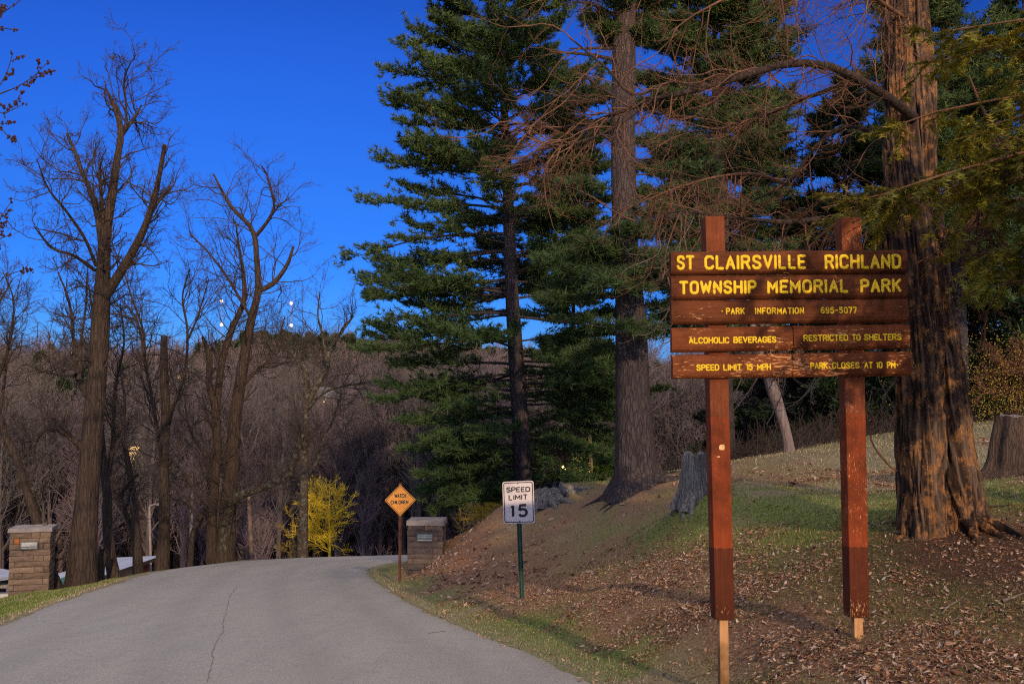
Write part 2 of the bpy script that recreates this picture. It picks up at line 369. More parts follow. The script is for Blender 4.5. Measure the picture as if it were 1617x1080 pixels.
c = mixc(t, ramp(t, noi(t, v, 60, 2, .9), [(.61, 0.0), (.66, .7)]), c, (.66, .64, .58))
c = mixc(t, ramp(t, noi(t, v, 70, 2, .9), [(.34, .8), (.40, 0.0)]), c, (.07, .07, .07))
c = mixc(t, ramp(t, attr(t, 'wheel'), [(.0, 0.0), (1.0, .42)]), c, (.185, .18, .17))
c = mixc(t, ramp(t, attr(t, 'edge'), [(.0, 0.0), (1.0, .6)]), c, (.18, .165, .155))
t.links.new(c, b.inputs['Base Color']); bump(t, b, f1, .5, .006); M['asphalt'] = m
na = 34; s = np.linspace(-1, 1, na)
CR = spline(CL, 520); TR = nrm(np.gradient(CR, axis=0)); NR = np.stack([TR[:, 1], -TR[:, 0]], -1)
jl = (n2(CR[:, 0], CR[:, 1], 2.2, 4, 3) - .5) * .22; jr = (n2(CR[:, 0], CR[:, 1], 2.2, 4, 4) - .5) * .22
off = s[None, :] * HW + np.where(s > .9, jr[:, None], 0) + np.where(s < -.9, jl[:, None], 0)
rp = CR[:, None, :] + NR[:, None, :] * off[..., None]
rz = zroad(rp[..., 1]) + .03 * (1 - s[None, :] ** 2) + (n2(rp[..., 0], rp[..., 1], .35, 2, 9) - .5) * .03 - .012
rz[:, 0] -= .05; rz[:, -1] -= .05
V = np.concatenate([rp, rz[..., None]], -1); ri = np.arange(520 * na).reshape(520, na)
rq = np.stack([ri[:-1, :-1], ri[:-1, 1:], ri[1:, 1:], ri[1:, :-1]], -1).reshape(-1, 4)
edge = np.broadcast_to(sm(.86, 1.0, np.abs(s)), (520, na)) * (0.4 + 0.6 * n2(rp[..., 0], rp[..., 1], .8, 3, 12))
road = MB().add(V.reshape(-1, 3), rq).build('road', m, smooth=True, attrs=dict(edge=edge.ravel(), wheel=(np.broadcast_to(np.exp(-((np.abs(s) - .24) / .07) ** 2) + np.exp(-((np.abs(s) - .68) / .08) ** 2), (520, na)) * (.35 + .65 * n2(rp[..., 0], rp[..., 1], .25, 3, 14))).ravel()))
tag(road, 'worn grey asphalt park road sloping down and bending right past the pillars', kind='structure')
def rz_at(x, y):
    d = road_dist(np.array([x]), np.array([y]))[0]; return zroad(y) + .03 * (1 - (d / HW) ** 2) + (float(n2(np.array([x]), np.array([y]), .35, 2, 9)[0]) - .5) * .03 - .012
# cracks: thin sealed lines, laid as ribbons just above the asphalt
crack_m = simple('crack_tar', (.16, .155, .15), .7, .3, 30)
def crack(pxs, wid, seed):
    r = np.random.default_rng(seed); pts = []
    for px, py in pxs:
        d = (W(px, py, 1.0) - np.array([0, 0, CAMZ])); yy = -CAMZ / (d[2] + .1113); pts.append((d[0] * yy, yy))
    P = spline(np.array(pts), 90); P = P + np.cumsum(r.normal(0, .008, P.shape), 0) * .6 + r.normal(0, .009, P.shape)
    Tn = nrm(np.gradient(P, axis=0)); N_ = np.stack([Tn[:, 1], -Tn[:, 0]], -1); ww = wid * (0.4 + r.random(90))[:, None]
    L = P + N_ * ww; Rr = P - N_ * ww
    vv = [(q[0], q[1], rz_at(q[0], q[1]) + .006) for pair in zip(L, Rr) for q in pair]
    i = np.arange(89) * 2
    o = MB().add(vv, np.stack([i, i + 1, i + 3, i + 2], -1)).build('crack', crack_m, road); return o
crack([(326, 1079), (334, 1048), (340, 1020), (352, 1000), (353, 985), (358, 968), (364, 945), (378, 925)], .0045, 1)
crack([(676, 1000), (690, 998), (702, 996)], .007, 3)
# ------------------------------------------------------------------ signs
class Plane:
    """an upright plane through two points of the photograph at given distances"""
    def __init__(s, pxa, Ya, pxb, Yb):
        a = W(pxa, 650, Ya)[:2]; b_ = W(pxb, 650, Yb)[:2]; s.a = a; s.d = (b_ - a) / np.linalg.norm(b_ - a); s.n = np.array([s.d[1], -s.d[0]])
    def __call__(s, px, py, off=0):
        r = W(px, py, 1.0); r = r - np.array([0, 0, CAMZ]); o = s.a + s.n * off
        tt = (o @ s.n) / (r[:2] @ s.n); return np.array([0, 0, CAMZ]) + r * tt
    def fr(s, px, py):                       # plane coordinates (u along, z up)
        p = s(px, py); return (p[:2] - s.a) @ s.d, p[2]
    def at(s, u, z, off=0): return np.array([*(s.a + s.d * u + s.n * off), z])
    def arr(s, uz, off):
        uz = np.asarray(uz); return np.column_stack([s.a[None] + s.d[None] * uz[:, :1] + s.n[None] * np.reshape(off, (-1, 1)), uz[:, 1]])

_c = [(4, 4.9), (3.3, 5.8), (2, 6), (.7, 5.8), (0, 4.7), (0, 1.3), (.7, .2), (2, 0), (3.3, .2), (4, 1.1)]
_o = [(2, 6), (3.3, 5.8), (4, 4.7), (4, 1.3), (3.3, .2), (2, 0), (.7, .2), (0, 1.3), (0, 4.7), (.7, 5.8), (2, 6)]
GL = {
 'A': (4, [[(0, 0), (2, 6), (4, 0)], [(.75, 2), (3.25, 2)]]), 'B': (4, [[(0, 0), (0, 6), (2.6, 6), (3.6, 5.5), (3.6, 3.8), (2.6, 3.2), (0, 3.2)], [(2.6, 3.2), (4, 2.5), (4, .8), (3, 0), (0, 0)]]),
 'C': (4, [_c]), 'D': (4, [[(0, 0), (0, 6), (2.3, 6), (3.5, 5.5), (4, 4.5), (4, 1.5), (3.5, .5), (2.3, 0), (0, 0)]]), 'E': (3.4, [[(3.4, 6), (0, 6), (0, 0), (3.4, 0)], [(0, 3.1), (2.8, 3.1)]]),
 'F': (3.4, [[(3.4, 6), (0, 6), (0, 0)], [(0, 3.1), (2.8, 3.1)]]), 'G': (4, [_c + [(4, 2.8), (2.4, 2.8)]]), 'H': (4, [[(0, 0), (0, 6)], [(4, 0), (4, 6)], [(0, 3.1), (4, 3.1)]]),
 'I': (0, [[(0, 0), (0, 6)]]), 'K': (4, [[(0, 0), (0, 6)], [(4, 6), (0, 2.4)], [(1.4, 3.6), (4, 0)]]), 'L': (3.2, [[(0, 6), (0, 0), (3.2, 0)]]), 'M': (4.6, [[(0, 0), (0, 6), (2.3, 1.8), (4.6, 6), (4.6, 0)]]),
 'N': (4, [[(0, 0), (0, 6), (4, 0), (4, 6)]]), 'O': (4, [_o]), 'P': (3.8, [[(0, 0), (0, 6), (2.6, 6), (3.8, 5.3), (3.8, 3.5), (2.6, 2.8), (0, 2.8)]]),
 'R': (4, [[(0, 0), (0, 6), (2.7, 6), (3.8, 5.4), (3.8, 3.7), (2.7, 3), (0, 3)], [(2.3, 3), (4, 0)]]),
 'S': (3.9, [[(3.8, 4.9), (3.2, 5.8), (1.9, 6), (.6, 5.7), (.1, 4.7), (.4, 3.7), (1.9, 3.1), (3.4, 2.5), (3.9, 1.4), (3.3, .3), (1.9, 0), (.6, .2), (0, 1.2)]]),
 'T': (4, [[(0, 6), (4, 6)], [(2, 6), (2, 0)]]), 'U': (4, [[(0, 6), (0, 1.3), (.7, .2), (2, 0), (3.3, .2), (4, 1.3), (4, 6)]]), 'V': (4, [[(0, 6), (2, 0), (4, 6)]]), 'W': (5.4, [[(0, 6), (1.3, 0), (2.7, 5), (4.1, 0), (5.4, 6)]]),
 '0': (3.6, [[(x * .9, y) for x, y in _o]]), '1': (.9, [[(0, 4.9), (.9, 6), (.9, 0)]]), '5': (3.8, [[(3.6, 6), (.5, 6), (.2, 3.3), (1.2, 3.8), (2.4, 3.8), (3.5, 3.1), (3.8, 2), (3.4, .7), (2, 0), (.8, .2), (0, 1.1)]]),
 '6': (3.6, [[(3.4, 5.4), (2.4, 6), (1, 5.7), (.1, 4.2), (0, 1.6), (.6, .4), (1.8, 0), (3, .4), (3.6, 1.8), (3, 3.1), (1.8, 3.5), (.6, 3.1), (0, 2)]]), '7': (3.6, [[(0, 6), (3.6, 6), (1.3, 0)]]),
 '9': (3.6, [[(.2, .6), (1.2, 0), (2.6, .3), (3.5, 1.8), (3.6, 4.4), (3, 5.6), (1.8, 6), (.6, 5.6), (0, 4.2), (.6, 2.9), (1.8, 2.5), (3, 2.9), (3.6, 4)]]), '-': (2.6, [[(0, 3), (2.6, 3)]]), '.': (0, [[(0, 2.9), (0, 3.1)]]),
}
def text_strokes(txt, gap):
    x = 0; S_ = []
    for ch in txt:
        if ch == ' ': x += 3.5; continue
        w_, st = GL[ch]; S_ += [np.array([(x + a, b_) for a, b_ in s]) for s in st]; x += w_ + gap
    return S_, max(x - gap, .01)
def letters(mb, pl, txt, pa, pb, ha, hb, sw, depth, off, gap=1.9, rnd=True, offs=None, seed=0):
    """txt fills the slanted box: left edge pa=(px, ytop), ybottom ha; right edge pb=(px, ytop), ybottom hb; sw = stroke width in photo pixels"""
    S_, wd = text_strokes(txt, gap)
    ua, za1 = pl.fr(*pa); _, za0 = pl.fr(pa[0], ha); ub, zb1 = pl.fr(*pb); _, zb0 = pl.fr(pb[0], hb)
    k = pl.fr(pa[0] + 1, pa[1])[0] - ua; r = sw * k / 2; r_ = np.random.default_rng(seed)
    ua += r; ub -= r; za1 -= r; zb1 -= r; za0 += r; zb0 += r
    for q, s in enumerate(S_):
        u = s[:, 0] / wd; h = s[:, 1] / 6
        U = ua + (ub - ua) * u; Zz = (za0 + (zb0 - za0) * u) * (1 - h) + (za1 + (zb1 - za1) * u) * h
        # densify so the tube follows corners tightly
        P = []
        for i in range(len(U) - 1):
            n_ = 3
            for j in range(n_): f = (j + .02) / n_ if j else .0; P.append((U[i] + (U[i + 1] - U[i]) * f, Zz[i] + (Zz[i + 1] - Zz[i]) * f))
        P.append((U[-1], Zz[-1])); P = np.array(P)
        dd = nrm(P[1:] - P[:-1]); 
        e0 = P[0] - dd[0] * r * (.9 if rnd else .0); e1 = P[-1] + dd[-1] * r * (.9 if rnd else .0)
        Q = np.vstack([e0, P[0] - dd[0] * r * .45 * rnd, P, P[-1] + dd[-1] * r * .45 * rnd, e1]) if rnd else P
        rr = np.full(len(Q), r); 
        if rnd: rr[0] = rr[-1] = r * .25; rr[1] = rr[-2] = r * .85
        T2 = nrm(np.gradient(Q, axis=0)); N2 = np.stack([-T2[:, 1], T2[:, 0]], -1)
        a = np.linspace(0, np.pi, 6); m_ = len(Q)
        uv = Q[:, None, :] + N2[:, None, :] * (np.cos(a)[None, :, None] * rr[:, None, None])
        oo = (offs(uv[..., 1]) if offs else off) + np.sin(a)[None, :] * depth * (rr[:, None] / r) + q * 2e-5
        v = pl.arr(uv.reshape(-1, 2), np.broadcast_to(oo, uv.shape[:2]).reshape(-1))
        i = (np.arange(m_ - 1) * 6)[:, None]; j = np.arange(5)[None]
        f = np.stack(np.broadcast_arrays(i + j, i + j + 6, i + j + 7, i + j + 1), -1).reshape(-1, 4)
        mb.add(v, f)

def painted_wood(name, c, c2, wear=.6, wearc=(.55, .30, .14), sx=1.0, bands=None):
    m, t, b = mat(name, .75, .12); v = coords(t)
    g = noi(t, coords(t, (.8, .8, 12)) if sx else coords(t, (12, 12, .8)), 5, 5, .6)
    base = ramp(t, g, [(.3, c), (.7, c2)])
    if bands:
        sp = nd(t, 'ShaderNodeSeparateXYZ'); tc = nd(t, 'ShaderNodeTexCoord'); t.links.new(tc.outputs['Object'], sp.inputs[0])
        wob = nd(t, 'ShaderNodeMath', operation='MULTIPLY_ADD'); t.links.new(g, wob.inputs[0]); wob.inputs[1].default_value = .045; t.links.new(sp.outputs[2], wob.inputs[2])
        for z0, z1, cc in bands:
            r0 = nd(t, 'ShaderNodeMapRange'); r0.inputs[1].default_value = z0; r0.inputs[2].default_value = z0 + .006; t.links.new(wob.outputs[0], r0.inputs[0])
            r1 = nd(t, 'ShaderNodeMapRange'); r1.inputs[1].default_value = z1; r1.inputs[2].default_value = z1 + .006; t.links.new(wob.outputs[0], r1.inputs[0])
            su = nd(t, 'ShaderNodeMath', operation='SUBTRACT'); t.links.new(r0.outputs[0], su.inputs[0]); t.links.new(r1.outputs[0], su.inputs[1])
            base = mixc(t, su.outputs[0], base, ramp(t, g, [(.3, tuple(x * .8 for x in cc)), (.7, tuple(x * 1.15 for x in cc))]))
    dirt = noi(t, v, 2.2, 5, .65)
    base = mixc(t, ramp(t, dirt, [(.42, 0.0), (.66, .82)]), base, tuple(x * .28 for x in c))
    p = noi(t, coords(t, (3.0, 3.0, 16)) if sx else coords(t, (22, 22, 5)), 4.5, 6, .75); q = noi(t, v, 2.6, 3)
    mm = nd(t, 'ShaderNodeMath', operation='MULTIPLY_ADD'); t.links.new(q, mm.inputs[0]); mm.inputs[1].default_value = .45; t.links.new(p, mm.inputs[2])
    wr = ramp(t, mm.outputs[0], [(1.03 - wear * .3, 0.0), (1.05 - wear * .3, 1.0)])
    base = mixc(t, wr, base, ramp(t, p, [(.5, wearc), (.8, tuple(min(1, x * 1.5) for x in wearc))]))
    t.links.new(base, b.inputs['Base Color']); bump(t, b, p, .35, .004)
    return m
M['board_clean'] = painted_wood('board_clean', (.095, .029, .011), (.165, .052, .018), .45)
M['board_worn'] = painted_wood('board_worn', (.125, .036, .012), (.21, .062, .020), .64, (.50, .25, .10))
M['yellow_paint'] = simple('yellow_paint', (.80, .55, .018), .5, .12, 8)
_m, _t, _b = mat('yellow_paint_worn', .6, .2); _nz = noi(_t, coords(_t, (1, 1, 3)), 16, 5, .7); _g = noi(_t, coords(_t), 3, 3)
_c = mixc(_t, ramp(_t, _g, [(.35, 0.0), (.7, .45)]), (.80, .56, .02), (.62, .40, .02)); _c = mixc(_t, ramp(_t, _nz, [(.60, 0.0), (.66, .85)]), _c, (.22, .10, .03)); _t.links.new(_c, _b.inputs['Base Color']); M['yellow_paint'] = _m
M['stake'] = painted_wood('stake', (.42, .22, .09), (.62, .36, .17), .3, (.25, .12, .05), 0)
SPL = Plane(1057, 8.6, 1430, 8.82)
gz = min(Hs(*SPL(1145, 1000)[:2]), Hs(*SPL(1360, 1000)[:2]))
base = SPL(1245, 1040); base[2] = gz
park = empty('park_sign', base, 'large brown wooden park sign on two red posts with yellow routed lettering', 'sign')
TH = .062
def board(x0, x1, yl0, yl1, yr0, yr1, worn, name='board'):
    """a half-round plank: left edge top/bottom at yl0/yl1, right edge at yr0/yr1"""
    ua, zat = SPL.fr(x0, yl0); _, zab = SPL.fr(x0, yl1); ub, zbt = SPL.fr(x1, yr0); _, zbb = SPL.fr(x1, yr1)
    prof = [(0, -.0), (0, TH * .35), (.045, TH * .62), (.12, TH * .86), (.25, TH * .98), (.4, TH), (.6, TH), (.75, TH * .98), (.88, TH * .86), (.955, TH * .62), (1, TH * .35), (1, 0)]
    n_ = 26; k = len(prof); V = []
    for i in range(n_):
        f = i / (n_ - 1)
        for h, o in prof: V.append(SPL.at(ua + (ub - ua) * f, (zab + (zbb - zab) * f) * (1 - h) + (zat + (zbt - zat) * f) * h, o + .0008 * math.sin(f * 9 + h * 5)))
    i = (np.arange(n_ - 1) * k)[:, None]; j = np.arange(k)[None]; j2 = (j + 1) % k
    mb = MB().add(V, np.stack(np.broadcast_arrays(i + j, i + k + j, i + k + j2, i + j2), -1).reshape(-1, 4))
    mb.add([V[q] for q in range(k)], [tuple(range(k))]); mb.add([V[(n_ - 1) * k + q] for q in range(k)], [tuple(range(k))[::-1]])
    return mb.build(name, M['board_worn' if worn else 'board_clean'], park)
bd = {}
bd[1] = board(1056.6, 1427, 398.6, 435.2, 395.3, 432.0, 0); bd[2] = board(1057, 1427.6, 436.4, 474.0, 432.9, 471.2, 0); bd[3] = board(1057.2, 1429, 474.9, 513, 472.2, 509.8, 0)
bd[4] = board(1058, 1247.4, 518.2, 557, 515.0, 553.9, 1); bd[5] = board(1248.6, 1431, 514.8, 553.8, 511.7, 550.5, 1)
bd[6] = board(1059.4, 1247.0, 561, 598.4, 558, 596.2, 1); bd[7] = board(1248.2, 1433, 557.9, 596.1, 554.7, 593.6, 1)
bd[4]['label'] = bd[5]['label'] = bd[6]['label'] = bd[7]['label'] = 'board with peeling brown paint'
def lay(b_, items, sw, gap=1.9):
    for q, (tx, xa, xb, ta, ba, tb, bb) in enumerate(items):
        if tx == '.': xa -= .4; xb += .4
        mb = MB(); letters(mb, SPL, tx, (xa, ta), (xb, tb), ba, bb, sw, .006, TH - .0015, gap, seed=q)
        mb.build('lettering', M['yellow_paint'], bd[b_], smooth=True)
def sl(x, y, k=-.0095): return y + (x - 1057) * k           # the rows climb slightly to the right
def row(tx, xa, xb, t_, b_, k=-.0095): return (tx, xa, xb, sl(xa, t_, k), sl(xa, b_, k), sl(xb, t_, k), sl(xb, b_, k))
lay(1, [row('ST', 1065, 1093.5, 405, 428.4, -.006), row('CLAIRSVILLE', 1108.5, 1268.5, 405, 428.4, -.006), row('RICHLAND', 1297, 1417.5, 405, 428.4, -.006)], 4.6, 2.3)
lay(2, [row('TOWNSHIP', 1069, 1190.8, 445.2, 467.0, -.011), row('MEMORIAL', 1207, 1334.5, 445.2, 467.0, -.011), row('PARK', 1353, 1418, 445.2, 467.0, -.011)], 4.6, 2.3)
lay(3, [row('.', 1136, 1138.6, 487.6, 498.4, -.006), row('PARK', 1142.5, 1172.3, 487.6, 498.4, -.006), row('INFORMATION', 1188, 1265.2, 487.6, 498.4, -.006), row('695-5077', 1291, 1348.5, 486.7, 497.6, -.004)], 2.3, 2.4)
lay(4, [row('ALCOHOLIC', 1084, 1148.2, 533.6, 544.3), row('BEVERAGES', 1154, 1222, 533.2, 543.9)], 2.5, 1.9)
lay(5, [row('RESTRICTED', 1264, 1334.5, 531.3, 542.2), row('TO', 1340, 1353.8, 531.3, 542.2), row('SHELTERS', 1359, 1418.3, 531, 541.9)], 2.4, 1.9)
lay(6, [row('SPEED', 1096, 1132.3, 576, 586.8), row('LIMIT', 1138, 1167.8, 576, 586.8), row('15', 1174.6, 1185, 576, 586.8), row('MPH', 1191, 1213.5, 576, 586.8)], 2.5, 1.9)
lay(7, [row('PARK', 1274.5, 1302.4, 574.8, 585.6), row('.', 1304.2, 1306, 575, 590), row('CLOSES', 1308.6, 1352.4, 574.8, 585.6), row('AT', 1359, 1373.2, 574.6, 585.4), row('10', 1378, 1388.4, 574.6, 585.4), row('PM', 1394.5, 1408.6, 574.6, 585.4), row('.', 1411, 1412.6, 575, 586)], 2.4, 1.9)
def slab(pl, corners, o0, o1, mb):
    """four photo corners (tl, tr, br, bl) extruded between two offsets from the plane"""
    F_ = [pl.fr(*c_) for c_ in corners]; v = [pl.at(u, z, o1) for u, z in F_] + [pl.at(u, z, o0) for u, z in F_]
    mb.add(v, [(0, 3, 2, 1), (4, 5, 6, 7), (0, 1, 5, 4), (1, 2, 6, 5), (2, 3, 7, 6), (3, 0, 4, 7)])
def post(c4, zb1, zb2, stake, top_worn):
    F_ = [SPL.fr(*c_) for c_ in c4]; ztop = F_[0][1]
    z1 = SPL.fr(c4[0][0], zb1)[1]; z2 = SPL.fr(c4[0][0], zb2)[1]; org = SPL.at(F_[3][0], F_[3][1], -.15)
    bands = [(z1 - org[2], z2 - org[2] if z2 > z1 else 0, (.24, .05, .018))] if False else None
    lo = -1.0; bb = [(lo, z2 - org[2], (.105, .027, .012)), (z2 - org[2], z1 - org[2], (.25, .052, .016)), (z1 - org[2], 9, (.19, .053, .020))]  # tone steps with height: dark foot, redder middle, browner top
    m_ = painted_wood('post_banded', (.2, .06, .025), (.3, .09, .035), .42 + top_worn * .16, (.55, .30, .13), 0, bb)
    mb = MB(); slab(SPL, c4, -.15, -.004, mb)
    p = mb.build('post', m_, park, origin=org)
    bv = p.modifiers.new('bevel', 'BEVEL'); bv.width = .006; bv.segments = 2; bv.limit_method = 'ANGLE'
    mb = MB(); xl, xr, yb = stake; a_ = SPL.fr(xl, c4[2][1]); b2 = SPL.fr(xr, yb)
    slab(SPL, [(xl - 2, c4[2][1] - 14), (xr - 2, c4[2][1] - 14), (xr, yb + 20), (xl, yb + 20)], -.105, -.035, mb)
    mb.build('post_stake', M['stake'], park)
    return p
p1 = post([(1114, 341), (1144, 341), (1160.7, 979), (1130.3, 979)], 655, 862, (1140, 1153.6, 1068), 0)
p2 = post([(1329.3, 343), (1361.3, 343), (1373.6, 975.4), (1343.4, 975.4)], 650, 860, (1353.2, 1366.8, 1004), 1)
p1['label'] = 'left post with a bare nail plate patch'; p2['label'] = 'right post with a weathered top'
for (x, y, w_, h_) in ((1140, 706, 9, 9), (1134.6, 721, 5, 2)):
    mb = MB()
    u, z = SPL.fr(x, y); k = .0055
    mb.add([SPL.at(u + dx * w_ * k / 2, z + dz * h_ * k / 2, .001 + .0015 * (abs(dx) + abs(dz) < 1.2)) for dx, dz in ((-1, -.8), (-.3, -1), (.8, -.9), (1, .2), (.7, 1), (-.5, .9), (-1, .4))], [tuple(range(7))])
    mb.build('bare_patch', simple('bare_patch', (.72, .45, .20), .7, .3, 30), p1)
bolt = simple('bolt', (.06, .045, .04), .5, .2, 10, metal=.6)
def add_bolt(pl, px, py, off, r, parent, m_=None):
    u, z = pl.fr(px, py); a = np.linspace(0, 2 * np.pi, 8, endpoint=False)
    v = [pl.at(u + r * math.cos(t_), z + r * math.sin(t_), off) for t_ in a] + [pl.at(u + .7 * r * math.cos(t_), z + .7 * r * math.sin(t_), off + r * .6) for t_ in a]
    f = [(i, (i + 1) % 8, 8 + (i + 1) % 8, 8 + i) for i in range(8)]; mb = MB().add(v, f).add(v[8:], [tuple(range(8))]); return mb.build('bolt', m_ or bolt, parent)
for x, y in ((1138, 628), (1350, 623), (1140, 668), (1352, 660)): add_bolt(SPL, x, y, -.004, .008, p1 if x < 1200 else p2)

# ---- speed limit sign
P15 = Plane(793, 17.0, 844, 17.0)
g0 = W(825, 941, 17); g0[2] = Hs(g0[0], g0[1])
sp = empty('speed_limit_sign', g0, 'white rectangular speed limit 15 sign on a green perforated post', 'sign')
def rplate(pl, c4, r, o0, o1, name, m_, parent, hole=None):
    F_ = [np.array(pl.fr(*c_)) for c_ in c4]; pts = []
    for i in range(4):
        p, a_, b_ = F_[i], F_[(i - 1) % 4], F_[(i + 1) % 4]; da = nrm(a_ - p); db = nrm(b_ - p)
        for t_ in np.linspace(0, 1, 6):
            th = t_ * math.pi / 2; pts.append(p + da * r * (1 - math.sin(th)) + db * r * (1 - math.cos(th)))
    pts = np.array(pts); k = len(pts); mb = MB()
    if hole is None:
        v = np.vstack([pl.arr(pts, np.full(k, o1)), pl.arr(pts, np.full(k, o0))]); mb.add(v, [tuple(range(k))[::-1]]); mb.add(v[k:], [tuple(range(k))]); mb.add(v, [(i, (i + 1) % k, k + (i + 1) % k, k + i) for i in range(k)])
    else:
        c_ = pts.mean(0); d_ = pts - c_; ext = np.abs(d_).max(0) if False else None
        inn = c_ + d_ * hole; v = np.vstack([pl.arr(pts, np.full(k, o1)), pl.arr(inn, np.full(k, o1))]); mb.add(v, [(i, k + i, k + (i + 1) % k, (i + 1) % k) for i in range(k)])
    return mb.build(name, m_, parent)
def sheet(name, c, c2, rough=.35, sc=3):
    m, t, b = mat(name, rough, .5); v = coords(t); s_ = noi(t, coords(t, (1, 1, .25)), 7, 5, .7); g_ = noi(t, v, sc, 4)
    cc = mixc(t, ramp(t, g_, [(.35, 0.0), (.7, .5)]), c, c2); cc = mixc(t, ramp(t, s_, [(.6, 0.0), (.75, .35)]), cc, tuple(x * .5 for x in c2)); t.links.new(cc, b.inputs['Base Color']); return m
M['sheet_white'] = sheet('sheet_white', (.60, .56, .56), (.52, .47, .48)); M['sheet_back'] = simple('sheet_back', (.3, .3, .3), .4)
M['black_print'] = simple('black_print', (.015, .017, .022), .5, .2, 8); M['green_post'] = simple('green_post', (.008, .045, .032), .5, .3, 8)
c15 = [(793.2, 760.5), (842.5, 758.6), (844.6, 825.4), (795.2, 826.6)]
def inset(c4, d):
    c4 = np.array(c4, float); a_, b_, c_, e_ = c4; ux = nrm(b_ - a_); uy = nrm(e_ - a_)
    return [tuple(a_ + ux * d + uy * d), tuple(b_ - ux * d + uy * d), tuple(c_ - ux * d - uy * d), tuple(e_ + ux * d - uy * d)]
pl15 = rplate(P15, c15, .04, .0, .004, 'plate', M['sheet_white'], sp)
def border(pl, c4, d, wd, r, off, parent):
    A_ = [np.array(pl.fr(*c_)) for c_ in inset(c4, d)]; B_ = [np.array(pl.fr(*c_)) for c_ in inset(c4, d + wd)]; pts = [[], []]
    for q, (F_, rr) in enumerate(((A_, r), (B_, r * .75))):
        for i in range(4):
            p, a_, b_ = F_[i], F_[(i - 1) % 4], F_[(i + 1) % 4]; da = nrm(a_ - p); db = nrm(b_ - p)
            for t_ in np.linspace(0, 1, 6): th = t_ * math.pi / 2; pts[q].append(p + da * rr * (1 - math.sin(th)) + db * rr * (1 - math.cos(th)))
    k = len(pts[0]); v = np.vstack([pl.arr(np.array(pts[0]), np.full(k, off)), pl.arr(np.array(pts[1]), np.full(k, off))])
    MB().add(v, [(i, (i + 1) % k, k + (i + 1) % k, k + i) for i in range(k)]).build('border', M['black_print'], parent)
border(P15, c15, 1.5, 1.3, .035, .0065, pl15)
mb = MB()
letters(mb, P15, 'SPEED', (799.2, 768.9), (837.2, 768.0), 777.4, 776.4, 1.75, .0006, .0062, 1.5, False); mb.build('lettering', M['black_print'], pl15); mb = MB()
letters(mb, P15, 'LIMIT', (803, 780.7), (833.4, 779.8), 789.9, 789.0, 1.75, .0006, .0062, 1.8, False); mb.build('lettering', M['black_print'], pl15); mb = MB()
letters(mb, P15, '15', (805.4, 796.3), (833.6, 794.8), 817.2, 816.2, 4.0, .0006, .0062, 3.1, False)
mb.build('lettering', M['black_print'], pl15)
add_bolt(P15, 817.5, 763.2, .004, .008, pl15); add_bolt(P15, 820.2, 822.2, .004, .008, pl15)
def chan(p0, p1, wd, dp, name, m_, parent, holes=0):
    """U-channel post between two points, flanges to the back, with a row of holes down its web"""
    p0 = np.array(p0); p1 = np.array(p1); mb = MB(); ax = p1 - p0; L_ = np.linalg.norm(ax); ax /= L_
    prof = [(-wd / 2, 0), (-wd * .28, 0), (-wd * .2, -dp), (wd * .2, -dp), (wd * .28, 0), (wd / 2, 0), (wd / 2, .004), (wd * .25, .004), (wd * .17, -dp + .004), (-wd * .17, -dp + .004), (-wd * .25, .004), (-wd / 2, .004)]
    v = [p + np.array([a, b_, 0]) for p in (p0, p1) for a, b_ in prof]; k = len(prof)
    mb.add(v, [(i, (i + 1) % k, k + (i + 1) % k, k + i) for i in range(k)]); mb.add(v[k:], [tuple(range(k))])
    o = mb.build(name, m_, parent)
    if holes:
        hb = MB(); nn = int(L_ / holes)
        for i in range(nn):
            c_ = p0 + ax * (i + .5) * holes; r = .0065; a = np.linspace(0, 2 * np.pi, 6, endpoint=False)
            hb.add([c_ + np.array([r * math.cos(t_), -dp - .0012, r * math.sin(t_)]) for t_ in a], [tuple(range(6))])
        hb.build('bolt_hole', simple('bolt_hole', (.12, .14, .12), .8, .1, 3), o)['kind'] = 'stuff'
    return o
b0 = W(825.2, 944, 17.03); b0[2] = g0[2] - .25
chan(b0, W(817.6, 764, 17.05), .082, .03, 'post', M['green_post'], sp, .0508)

# ---- watch children sign
PW = Plane(607, 27.0, 657, 27.1)
g1 = W(631, 913, 27.05); g1[2] = Hs(g1[0], g1[1])
wc = empty('warning_sign', g1, 'yellow diamond watch children sign on a rusty brown post', 'sign')
cw = [(632, 765), (656.8, 789), (631.8, 815), (607.2, 789.8)]
M['sheet_amber'] = sheet('sheet_amber', (.60, .25, .012), (.45, .17, .008), .4, 9)
plw = rplate(PW, cw, .03, 0, .004, 'plate', M['sheet_amber'], wc); border(PW, cw, .9, 1.0, .03, .0065, plw)
mb = MB(); letters(mb, PW, 'WATCH', (622.8, 779.2), (641.4, 778.8), 786, 785.6, 1.25, .0006, .0065, 1.5, False); mb.build('lettering', M['black_print'], plw); mb = MB(); letters(mb, PW, 'CHILDREN', (617, 789.9), (645, 789.2), 796, 795.4, 1.25, .0006, .0065, 1.3, False)
mb.build('lettering', M['black_print'], plw)
add_bolt(PW, 632, 770, .004, .012, plw); add_bolt(PW, 632, 808, .004, .012, plw)
b0 = W(631.3, 915, 27.1); b0[2] = g1[2] - .25
chan(b0, W(632, 762.5, 27.1), .08, .03, 'post', simple('rusty_post', (.10, .04, .025), .7, .35, 6), wc)

